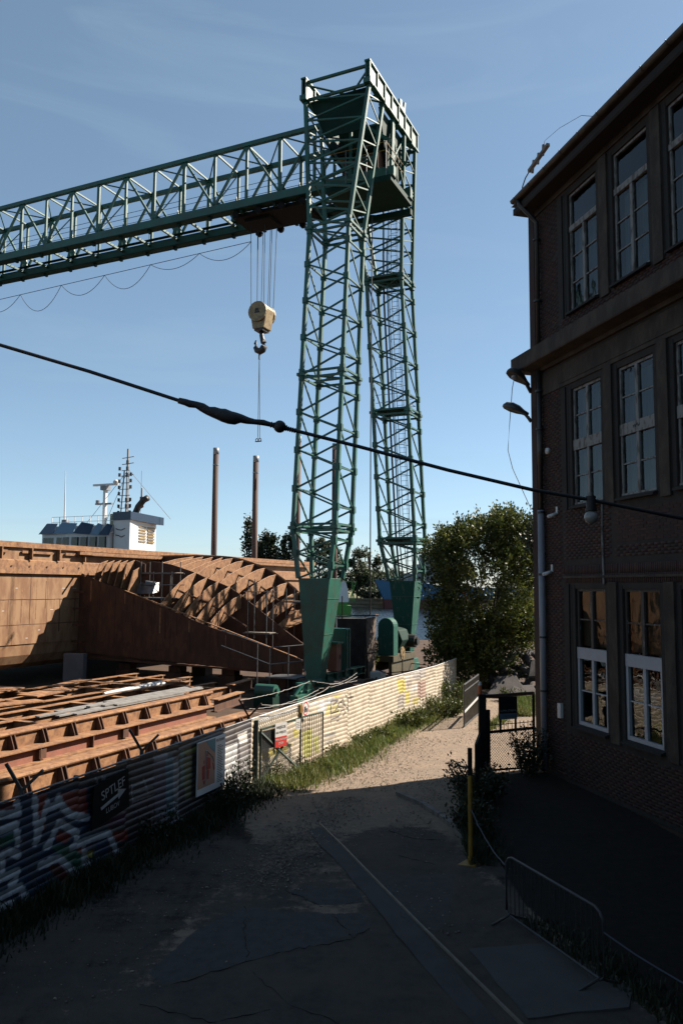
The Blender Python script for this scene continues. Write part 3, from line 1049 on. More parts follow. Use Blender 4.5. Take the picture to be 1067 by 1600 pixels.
# switch cabinet on the sill
cb = MB().span((-.9, -4.05, 1.22), (.55, -3.45, 3.35))
cab = cb.build("switch_cabinet", GREEN, crane, bevel=.02)
MB().span((.555, -3.95, 1.3), (.60, -3.85, 3.3)).span((.555, -3.62, 1.3), (.60, -3.52, 3.3)).build("cabinet_rib", GREEN, cab)
rb = MB().span((.05, -5.1, 1.25), (.55, -4.55, 2.62))
rbx = rb.build("control_box", CABRED, crane, bevel=.015)
MB().span((-.02, -5.2, 2.63), (.66, -4.5, 2.73)).build("box_lid", GREEN, rbx)
MB().span((.56, -4.75, 1.85), (.60, -4.70, 2.05)).build("handle", STEEL, rbx)
# cable drum guards by the far tower
gd = MB()
prof = [(-.36, 1.5)] + [(.14 + .5 * math.cos(a), 3.2 + .5 * math.sin(a)) for a in np.linspace(PI, 0, 12)] + [(.64, 1.5)]
gd.prism([(u + .15, 2.3, z) for u, z in prof], (0, .75, 0))
gd.build("drum_guard", GREEN_P, crane, bevel=.03)
g2 = MB().prism([(-.1 + .85 * math.cos(a), 3.9, 2.3 + .85 * math.sin(a)) for a in np.linspace(0, 2 * PI, 9)[:-1]], (0, 1.5, 0))
g2.build("motor_guard", GREEN_D, crane, bevel=.05)
MB().tube((.2, 5.4, 2.2), (1.1, 5.4, 2.2), 0.4, 12).tube((1.1, 5.4, 2.2), (1.25, 5.4, 2.2), 0.25, 10).build("motor", STEEL, crane)
MB().span((-1.0, 2.0, 1.15), (.9, 5.9, 1.5)).span((-1.0, 2.0, .4), (-.7, 5.9, 1.15)).span((.6, 2.0, .4), (.8, 5.9, 1.15)).build("base_frame", mat("dull_ochre", (0.13, 0.10, 0.03), 0.7, (0.05, 0.04, 0.02), 0.7, 3), crane)
# hanging conduit between the towers
tag(MB().wire([Y3(0.2, .2, 27.5), Y3(.2, .1, 14), Y3(.25, .0, 3.9)], 0.035).build("power_cable", ROPE), "single dark cable hanging straight down between the two crane towers", "cable")

# ---- things hanging from the crane
hk = thing("hook_block", "pale yellow hook block hanging on wire ropes under the crane girder", "hook block", Y3(-7.12, -.15, 22.3), -YAW)
bl = MB().prism([(-.62, -.36, .35), (-.45, -.36, .62), (.45, -.36, .62), (.62, -.36, .35), (.40, -.36, -.85), (-.40, -.36, -.85)], (0, .95, 0))
bl.build("block_body", CREAM, hk, bevel=.04)
fc = MB().tube((0, -.50, .18), (0, -.36, .18), .64, 20).tube((0, .6, .18), (0, .74, .18), .64, 20)
sd = fc.build("sheave_cover", CREAM, hk)
lg = MB().box((-.03, -.506, .30), (.22, .012, .16)).box((0, -.506, .12), (.34, .012, .1)).box((-.08, -.506, .22), (.1, .012, .12)).box((.08, -.506, .2), (.08, .012, .12))
lg.build("maker_mark", INK, sd)
MB().span((-.3, -.3, -.98), (.3, .5, -.85)).build("swivel", STEEL, hk)
hp = [(0.05, 0, -.95), (.06, 0, -1.25), (.12, 0, -1.5), (.22, 0, -1.72), (.25, 0, -1.95), (.14, 0, -2.16), (-.05, 0, -2.24), (-.25, 0, -2.15), (-.36, 0, -1.95), (-.38, 0, -1.72), (-.34, 0, -1.5)]
MB().wire(hp, [.13, .14, .15, .19, .22, .23, .22, .19, .15, .1, .04], 10).build("hook", STEEL, hk, smooth=True)
for du, dv in ((-.55, -.3), (-.42, .2), (-.3, .5), (.35, -.3), (.48, .2), (.58, .5), (-.18, -.2), (.25, .4)):
    rod("rope", (du, dv, .6), (du * 1.12, dv * 1.3, 5.8), 0.04, ROPE, hk, rnd=True)
sg = thing("wire_sling", "long thin wire sling with shackles hanging from the crane hook", "sling", Y3(-7.2, -.15, 19.9), -YAW)
rod("sling_leg", (0, 0, .1), (.03, -.06, -5.3), 0.035, ROPE, sg, rnd=True)
rod("sling_leg", (0, 0, .1), (.10, .05, -5.3), 0.035, ROPE, sg, rnd=True)
MB().tube((0, 0, .15), (0, 0, -.35), .06, 8).build("thimble", GALV, sg)
for du in (-.06, .14):
    MB().ring((du, 0, -5.42), .09, .028, (0, 1, 0), 12, 5).bar((du - .12, 0, -5.52), (du + .12, 0, -5.52), .05).build("shackle", STEEL, sg)
fs = thing("festoon_line", "looped black power cable strung beneath the crane girder", "cable", Y3(0, 0, 0), -YAW)
MB().wire([(-9.0, 1.6, 28.2), (-46, 1.6, 27.2)], .022, 5).build("carrier_wire", ROPE, fs)
for k in range(9):
    a, c = -9.0 - 4.1 * k, -13.1 - 4.1 * k
    dip = (1.0, .8, 1.6, 1.3, 1.9, 1.2, 1.7, 1.5, 1.5)[k]
    zt_ = lambda u: 28.2 + (u + 9.0) * (1.0 / 37)
    MB().wire([(a + (c - a) * t, 1.6, zt_(a + (c - a) * t) - .85 * dip * 4 * t * (1 - t)) for t in np.linspace(0, 1, 14)], .02, 5).build("loop", RUBBER, fs)

# ================================================================== BRICK FACTORY BUILDING
BB = 0.2489
bld = thing("brick_factory", "dark three storey brick factory with tall windows and concrete cornices", "building", (6.15, 24.87, 0), BB)
PITCHW, W0, WW = 2.3, -2.12, 1.5
NW = 4
LEN = -38.0


def win_y(k):
    return W0 - PITCHW * k, W0 - PITCHW * k - WW


ROWS = [(1.72, 5.5), (7.9, 11.3), (13.62, 17.2)]
wl_ = MB()
Z0, Z1 = 0.0, 17.6
yE = win_y(NW - 1)[1]
zc = [0.0] + [z for r in ROWS for z in r] + [Z1]
for i in range(0, len(zc), 2):       # bands between rows
    wl_.span((0, yE, zc[i]), (.55, .18, zc[i + 1]))
for (za, zb) in ROWS:
    ys = [.18] + [y for k in range(NW) for y in win_y(k)]
    for i in range(0, len(ys) - 1, 2):
        wl_.span((0, ys[i + 1], za), (.55, ys[i], zb))
wl_.span((0, LEN, 0), (.55, yE, Z1))                 # the part outside the picture
wl_.span((1.9, LEN, 0), (14, .18, Z1))               # body
wl_.span((.55, -.3, 0), (1.9, .18, Z1))
for z in (1.2, 7.2, 12.6, 17.6):
    wl_.span((.55, LEN, z - .25), (1.9, -.3, z))
wl_.span((-26, LEN - 10, 0), (14, LEN, 15))          # unseen wing behind the viewer, added to hold back sky light
wl_.build("wall", MORTAR, bld)
# bricks
bv, bf = [], []
bx = np.array([(0, 0, 0), (0, 1, 0), (0, 1, 1), (0, 0, 1), (1, 0, 0), (1, 1, 0), (1, 1, 1), (1, 0, 1)], float)
bfx = np.array([(0, 3, 2, 1), (0, 1, 5, 4), (1, 2, 6, 5), (2, 3, 7, 6), (3, 0, 4, 7)])
brick_one = MB().box((0, 0, 0), (.03, .244, .064)).mesh("brick", BRICK)
soldier_one = MB().box((0, 0, 0), (.03, .064, .244)).mesh("brick", BRICK)
nb_ = 0


def bricks(y0, y1, z0, z1, soldier=False, single=False, skip=None):
    global nb_
    dy, dz = (.076, .256) if soldier else (.256, .076)
    r = 0
    z = z0
    while z + dz <= z1 + .01:
        y = y0 - (dy / 2 if r % 2 and not soldier else 0)
        while y - dy >= y1 - .01:
            pr = random.uniform(.004, .014)
            if random.random() > .012:
                yc, zc_ = y - dy / 2, z + dz / 2
                if skip and skip(yc, zc_):
                    pass
                elif single and nb_ < 290:
                    o = bpy.data.objects.new("brick", soldier_one if soldier else brick_one)
                    o.location = (.015 - pr, yc, zc_)
                    link(o, bld)
                    nb_ += 1
                else:
                    bv.append(bx * (.03, dy - .012, dz - .012) + (-pr, yc - dy / 2 + .006, zc_ - dz / 2 + .006))
                    bf.append(bfx + 8 * (len(bv) - 1))
            y -= dy
        z += dz
        r += 1


bricks(-4.1, -7.6, 6.72, 7.6, single=True)
bricks(-1.55, -4.1, 6.34, 7.86)
bricks(-4.1, -7.6, 6.34, 6.70)
bricks(-.20, -1.5, .15, 12.2)
bricks(-.20, -1.5, 13.05, 17.4)
bricks(-1.5, -8.6, 5.66, 6.30, soldier=True)
bricks(-1.55, -9.0, .12, 1.45)
bricks(-1.55, -8.6, 13.05, 13.5)
tag(quick("brickwork", np.concatenate(bv), np.concatenate(bf), BRICK, bld), kind='stuff')
# corner pilaster, piers, reveals
MB().span((-.08, -.16, 0), (.3, .20, 17.58)).build("corner_pilaster", BRICK, bld, bevel=.015)
for k in range(NW + 1):
    ya = win_y(k)[0] + .80
    for (za, zb) in ROWS:
        if k:
            MB().span((-.07, ya - .60, za - .2), (.2, ya - .22, zb + .18)).build("pier", PLASTER, bld, bevel=.012)
        # stepped reveal on the far jamb
        y = win_y(k)[0]
        if k < NW:
            for q in range(3):
                MB().span((-.05 + .03 * q, y + .34 - q * .11 - .06, za - .1), (.1, y + .34 - q * .11, zb + .12 - .04 * q)).build("reveal_moulding", JAMB, bld)
            MB().span((-.012, y + .012, za - .05), (.02, y + .36, zb + .1)).build("reveal", JAMB, bld)
for (za, zb), nm in zip(ROWS, (0, 1, 2)):
    for q in range(3 if nm == 2 else 1):
        MB().span((-.06 + .06 * q, yE, zb + .30 - q * .11), (.2, -1.55, zb + .36 - q * .11)).build("lintel_moulding", PLASTER, bld)
# cornices
MB().prism([(0, 0, 12.25), (-.10, 0, 12.25), (-.12, 0, 12.36), (-.58, 0, 12.38), (-.60, 0, 12.42), (-.60, 0, 12.86), (-.02, 0, 13.02), (0, 0, 13.02)], (0, LEN, 0)).build("cornice", PLASTER, bld)
MB().prism([(-.60, .52, 12.40), (4, .52, 12.40), (4, .0, 12.40), (-.60, 0, 12.40)], (0, 0, .46)).build("cornice_return", PLASTER, bld)
MB().span((-.04, yE, 11.48), (.2, -.1, 12.15)).build("frieze", PLASTER, bld)
MB().span((-.05, yE, 17.42), (.2, -.1, 17.64)).build("frieze", PLASTER, bld)
MB().prism([(0, 0, 17.60), (-.56, 0, 17.56), (-.60, 0, 17.62), (-.60, 0, 17.80), (0, 0, 18.0)], (0, LEN, 0)).build("eaves", JAMB, bld)
MB().prism([(-.60, .22, 17.585), (6, .22, 17.585), (6, 0, 17.585), (-.60, 0, 17.585)], (0, 0, .2)).build("eaves_return", JAMB, bld)
MB().add([(-.66, .24, 17.87), (-.66, LEN, 17.87), (6.9, LEN, 20.8), (6.9, .24, 20.8), (14.6, .24, 17.87), (14.6, LEN, 17.87)],
         [(0, 3, 2, 1), (3, 4, 5, 2), (0, 1, 5, 4), (0, 4, 3), (1, 2, 5)]).build("roof", ZINC, bld)
gt = MB()
gpro = [(-.71 - .10 * math.cos(a), 0, 17.96 - .11 * math.sin(a)) for a in np.linspace(0, PI, 7)]
for i in range(6):
    p, q = gpro[i], gpro[i + 1]
    gt.add([(p[0], .02, p[2]), (q[0], .02, q[2]), (q[0], LEN, q[2]), (p[0], LEN, p[2])], [(0, 1, 2, 3)])
gut = gt.build("gutter", ZINC, bld)
for k in range(9):
    y = -.25 - k * .95
    MB().wire([(-.822, y, 17.97), (-.80, y, 17.88), (-.71, y, 17.84), (-.62, y, 17.88), (-.60, y, 17.95)], .012, 5).build("gutter_bracket", ZINC, gut)
# downpipe
dp = MB()
dp.wire([(-.68, -.3, 17.86), (-.66, -.32, 17.7), (-.3, -.42, 17.3), (-.13, -.45, 17.1), (-.13, -.45, 13.0)], .07, 10)
dp.wire([(-.13, -.45, 12.3), (-.13, -.45, 7.9)], .075, 10)
pipe = dp.build("downpipe", STEEL, bld, smooth=True)
MB().tube((-.13, -.45, 9.3), (-.13, -.45, 10.35), .085, 12).build("pipe_sleeve", ZINC, pipe, smooth=True)
MB().tube((-.14, -.45, .15), (-.14, -.45, 7.9), .10, 14).build("lower_pipe", PIPE_W, pipe, smooth=True)
for z in (.6, 2.4, 4.0, 5.9, 7.8, 10.4, 11.6, 14.5, 16.5):
    MB().tube((-.14, -.45, z), (-.14, -.45, z + .06), .115, 12).span((-.12, -.43, z), (0, -.47, z + .05)).build("pipe_clamp", STEEL, pipe)


MB().wire([(-.03, -3.62, 5.62), (-.035, -3.6, 6.8), (-.03, -3.61, 7.85)], .03, 6).build("conduit", OLDPAINT, bld)


# windows
def window(k, row):
    y1, y0 = win_y(k)                     # y1 far side (larger), y0 near side
    za, zb = ROWS[row]
    fx = .06
    fm = OLDPAINT if row > 0 else BROWNPAINT
    f = MB()
    t = .07
    f.span((fx, y0, za), (fx + .1, y0 + t, zb)).span((fx, y1 - t, za), (fx + .1, y1, zb))
    f.span((fx, y0 + t, zb - t), (fx + .1, y1 - t, zb))
    ym = (y0 + y1) / 2
    w = f.build("window", fm, bld)
    if row == 0:
        tz0, tz1 = 3.55, 3.86
        MB().span((fx - .04, y0, tz0), (fx + .08, y1, tz1)).build("transom", NEWPAINT, w)
        cells = [(za + .1, tz0, NEWPAINT, 2), (tz1, zb - t, BROWNPAINT, 2)]
        s = MB().span((fx - .03, y0 + .0, za), (fx + .07, y1, za + .10)).span((fx - .03, y0, za + .1), (fx + .07, y0 + .1, tz0)).span((fx - .03, y1 - .1, za + .1), (fx + .07, y1, tz0))
        s.build("casement_frame", NEWPAINT, w)
    elif row == 1:
        tz0, tz1 = 9.48, 9.78
        MB().span((fx - .03, y0, tz0), (fx + .08, y1, tz1)).build("transom", OLDPAINT, w)
        cells = [(za + .06, tz0, OLDPAINT, 2), (tz1, zb - t, OLDPAINT, 2)]
        MB().span((fx - .02, y0, za), (fx + .08, y1, za + .06)).build("bottom_rail", OLDPAINT, w)
        if k == 1:
            for i in range(10):
                MB().box((fx - .034, ym - .05 - i * .028 + .2, 9.65 + random.uniform(-.03, .03)), (.006, .02, random.uniform(.03, .09))).build("paint_flake", INK, w)
    else:
        tz0, tz1 = 16.05, 16.22
        MB().span((fx - .03, y0, tz0), (fx + .08, y1, tz1)).build("transom", OLDPAINT, w)
        cells = [(za + .06, tz0, OLDPAINT, 3), (tz1, zb - t, OLDPAINT, 0)]
        MB().span((fx - .02, y0, za), (fx + .08, y1, za + .06)).build("bottom_rail", OLDPAINT, w)
    for ca, cb_, m_, nr in cells:
        if nr:
            MB().span((fx - .015, ym - .055, ca), (fx + .075, ym + .055, cb_)).build("mullion", m_, w)
            for r in range(1, nr):
                zz = ca + (cb_ - ca) * r / nr + random.uniform(-.02, .02)
                for yy0, yy1 in ((y0 + .07, ym - .055), (ym + .055, y1 - .07)):
                    rod("muntin", (fx + .03, yy0, zz), (fx + .03, yy1, zz), .035, m_, w)
            for r in range(nr):
                for yy0, yy1 in ((y0 + .07, ym - .05), (ym + .05, y1 - .07)):
                    z0_, z1_ = ca + (cb_ - ca) * r / nr, ca + (cb_ - ca) * (r + 1) / nr
                    dx = random.uniform(-.004, .004)
                    MB().add([(fx + .045 + dx, yy0, z0_), (fx + .045, yy1, z0_), (fx + .045 - dx, yy1, z1_), (fx + .045, yy0, z1_)], [(0, 3, 2, 1)]).build("pane", GLASS, w)
        else:
            MB().add([(fx + .045, y0, ca), (fx + .045, y1, ca), (fx + .045, y1, cb_), (fx + .045, y0, cb_)], [(0, 3, 2, 1)]).build("pane", GLASS, w)
    MB().prism([(fx, y0 - .05, za), (-.14, y0 - .05, za - .06), (-.14, y0 - .05, za - .12), (fx, y0 - .05, za - .1)], (0, y1 - y0 + .1, 0)).build("sill", JAMB, w)
    # what hangs behind the glass
    if row:
        cv, cf = [], []
        a, c = (y0 + .1, y1 - .1)
        n = 40
        g0, g1 = random.uniform(.02, .2), random.uniform(.42, .75)
        gaps = ((g0, g0 + random.uniform(.05, .22)), (g1, g1 + random.uniform(.06, .2)))
        for i in range(n + 1):
            t_ = i / n
            cv += [(.30 + .03 * math.sin(i * 1.9), a + (c - a) * t_, za + .1), (.30 + .03 * math.sin(i * 1.9 + .3), a + (c - a) * t_, (tz0 if row == 2 else zb - .15))]
        cf = [(2 * i, 2 * i + 2, 2 * i + 3, 2 * i + 1) for i in range(n) if not any(a_ < i / n < b_ for a_, b_ in gaps)]
        quick("curtain", cv, cf, CURTAIN, w)
    else:
        MB().span((.24, y0, 3.9), (.27, y1, zb)).build("blind", BOARD_B, w)
    MB().span((1.80, y0 - .4, za - .3), (1.84, y1 + .4, zb + .2)).build("room_wall", ROOM, w)
    return w


for row in range(3):
    for k in range(NW):
        window(k, row)

# small fittings on the facade
for (nm, lab, zl, yl, m_) in (("street_lamp", "black cobra head street lamp on the factory corner, the upper one", 11.95, .22, STEEL),
                              ("street_lamp", "grey cobra head street lamp on the factory corner, the lower one", 11.0, .24, LAMPL)):
    up = zl > 11.5
    lp = thing(nm, lab, "street lamp", Vector((6.15, 24.87, 0)) + Matrix.Rotation(BB, 3, 'Z') @ V(-.1, yl, zl), BB, "street lamps on the factory corner")
    L_ = 1.02 if up else .92
    d = V(-1.0, -.35 if up else .35, .42).normalized()
    MB().wire([(.05, 0, -.2), V(0, 0, -.08) + d * .05, d * .15, d * .25], .06, 8).build("arm", m_, lp, smooth=True)
    sh = MB()
    side = d.cross(V(0, 0, 1)).normalized()
    upv = side.cross(d)
    rings = []
    for t_, w_, h_ in ((.06, .07, .08), (.25, .12, .12), (.45, .20, .20), (.7, .24, .22), (.92, .18, .16), (1.0, .06, .05)):
        c0 = d * (L_ * t_ * 1.0)
        rings.append([c0 + side * (w_ * math.cos(a)) + upv * (h_ * max(math.sin(a), -.25)) for a in np.linspace(0, 2 * PI, 13)[:-1]])
    vs = [p for r in rings for p in r]
    fs_ = [(i * 12 + j, i * 12 + (j + 1) % 12, (i + 1) * 12 + (j + 1) % 12, (i + 1) * 12 + j) for i in range(len(rings) - 1) for j in range(12)]
    fs_ += [tuple(range(11, -1, -1)), tuple(range((len(rings) - 1) * 12, len(rings) * 12))]
    sh.add(vs, fs_)
    sh.build("lamp_head", m_, lp, smooth=True)
    if up:
        MB().ball(d * .72 - upv * .05, .10, 10, 6).build("bulb", LAMPG, lp, smooth=True)


def bpos(x, y, z):
    return Vector((6.15, 24.87, 0)) + Matrix.Rotation(BB, 3, 'Z') @ V(x, y, z)


tag(MB().wire([bpos(-.4, .5, 12.7), bpos(-.62, .4, 11.9), bpos(-.7, .45, 10.8), bpos(-.75, .5, 9.9), bpos(-.62, .45, 9.3), bpos(-.12, .22, 8.0)], .012, 5).build("loose_wire", RUBBER),
    "thin loose wire drooping beside the street lamps at the factory corner", "wire")
for lab, y, z in (("white security camera on the brick wall below the middle windows", -1.2, 7.72), ("white security camera on the brick strip beside the pale downpipe", -.85, 6.0)):
    c = thing("security_camera", lab, "camera", bpos(0, y, z), BB, "security cameras on the factory wall")
    MB().span((-.03, -.05, -.0), (0, .05, .22)).build("bracket", SIGNW, c)
    MB().tube((-.05, 0, .0), (-.24, .08, -.07), .055, 10).ball((-.24, .08, -.07), .057, 10, 6).build("body", SIGNW, c, smooth=True)
c = thing("wall_sensor", "small round white fitting on the brick strip above the cable", "sensor", bpos(0, -.75, 9.7), BB)
MB().tube((0, 0, 0), (-.08, 0, 0), .1, 14).build("body", SIGNW, c, smooth=True)
c = thing("meter_box", "small white box near the foot of the wall beside the first window", "box", bpos(0, -1.25, 1.75), BB)
MB().span((-.1, -.09, 0), (0, .09, .42)).build("body", SIGNW, c, bevel=.01)
an = thing("roof_aerial", "crooked timber aerial with a trailing wire on the factory gutter", "aerial", bpos(-.70, -1.35, 17.98), BB)
MB().wire([(0, .75, -.02), (.0, .7, .15), (0, .5, .33), (0, .2, .42)], .02, 5).build("bent_rod", STEEL, an)
MB().bar((0, .25, .42), (0, -.95, .62), .10).bar((0, .05, .25), (0, -.05, .62), .06).bar((0, -.62, .45), (0, -.66, .78), .06).bar((0, -.3, .35), (0, -.36, .68), .06).build("timber", TIMBER, an)
MB().wire([(0, -.62, .6), (0, -.75, .85), (0, -1.6, .75), (.1, -2.6, .55), (.1, -3.3, .1)], .007, 4).build("wire", RUBBER, an)

# ================================================================== CORRUGATED FENCE WITH GRAFFITI
FP = [V(-8.2, 6.6), V(-5.62, 13.64), V(-4.42, 16.95), V(-2.42, 22.25), V(-0.55, 27.1), V(1.74, 32.1), V(4.39, 37.4), V(5.95, 41.5)]
FP = [Vector((p[0], p[1], 0)) for p in FP]
FS = [0.0]
for i in range(1, len(FP)):
    FS.append(FS[-1] + (FP[i] - FP[i - 1]).length)


def fpt(s, off=0.0, z=0.0):
    i = max(0, min(len(FP) - 2, int(np.searchsorted(FS, s) - 1)))
    d = (FP[i + 1] - FP[i]).normalized()
    n = V(d.y, -d.x, 0)
    return FP[i] + d * (s - FS[i]) + n * off + V(0, 0, z)


def inpoly(S_, Z_, poly):
    r = np.zeros(S_.shape, bool)
    n = len(poly)
    for i in range(n):
        x0, y0 = poly[i]
        x1, y1 = poly[(i + 1) % n]
        c = ((y0 > Z_) != (y1 > Z_)) & (S_ < (x1 - x0) * (Z_ - y0) / (y1 - y0 + 1e-12) + x0)
        r ^= c
    return r


def instroke(S_, Z_, pts, w):
    r = np.zeros(S_.shape, bool)
    for (x0, y0), (x1, y1) in zip(pts[:-1], pts[1:]):
        dx, dy = x1 - x0, y1 - y0
        t = np.clip(((S_ - x0) * dx + (Z_ - y0) * dy) / (dx * dx + dy * dy + 1e-9), 0, 1)
        r |= np.hypot(S_ - x0 - t * dx, Z_ - y0 - t * dy) < w
    return r


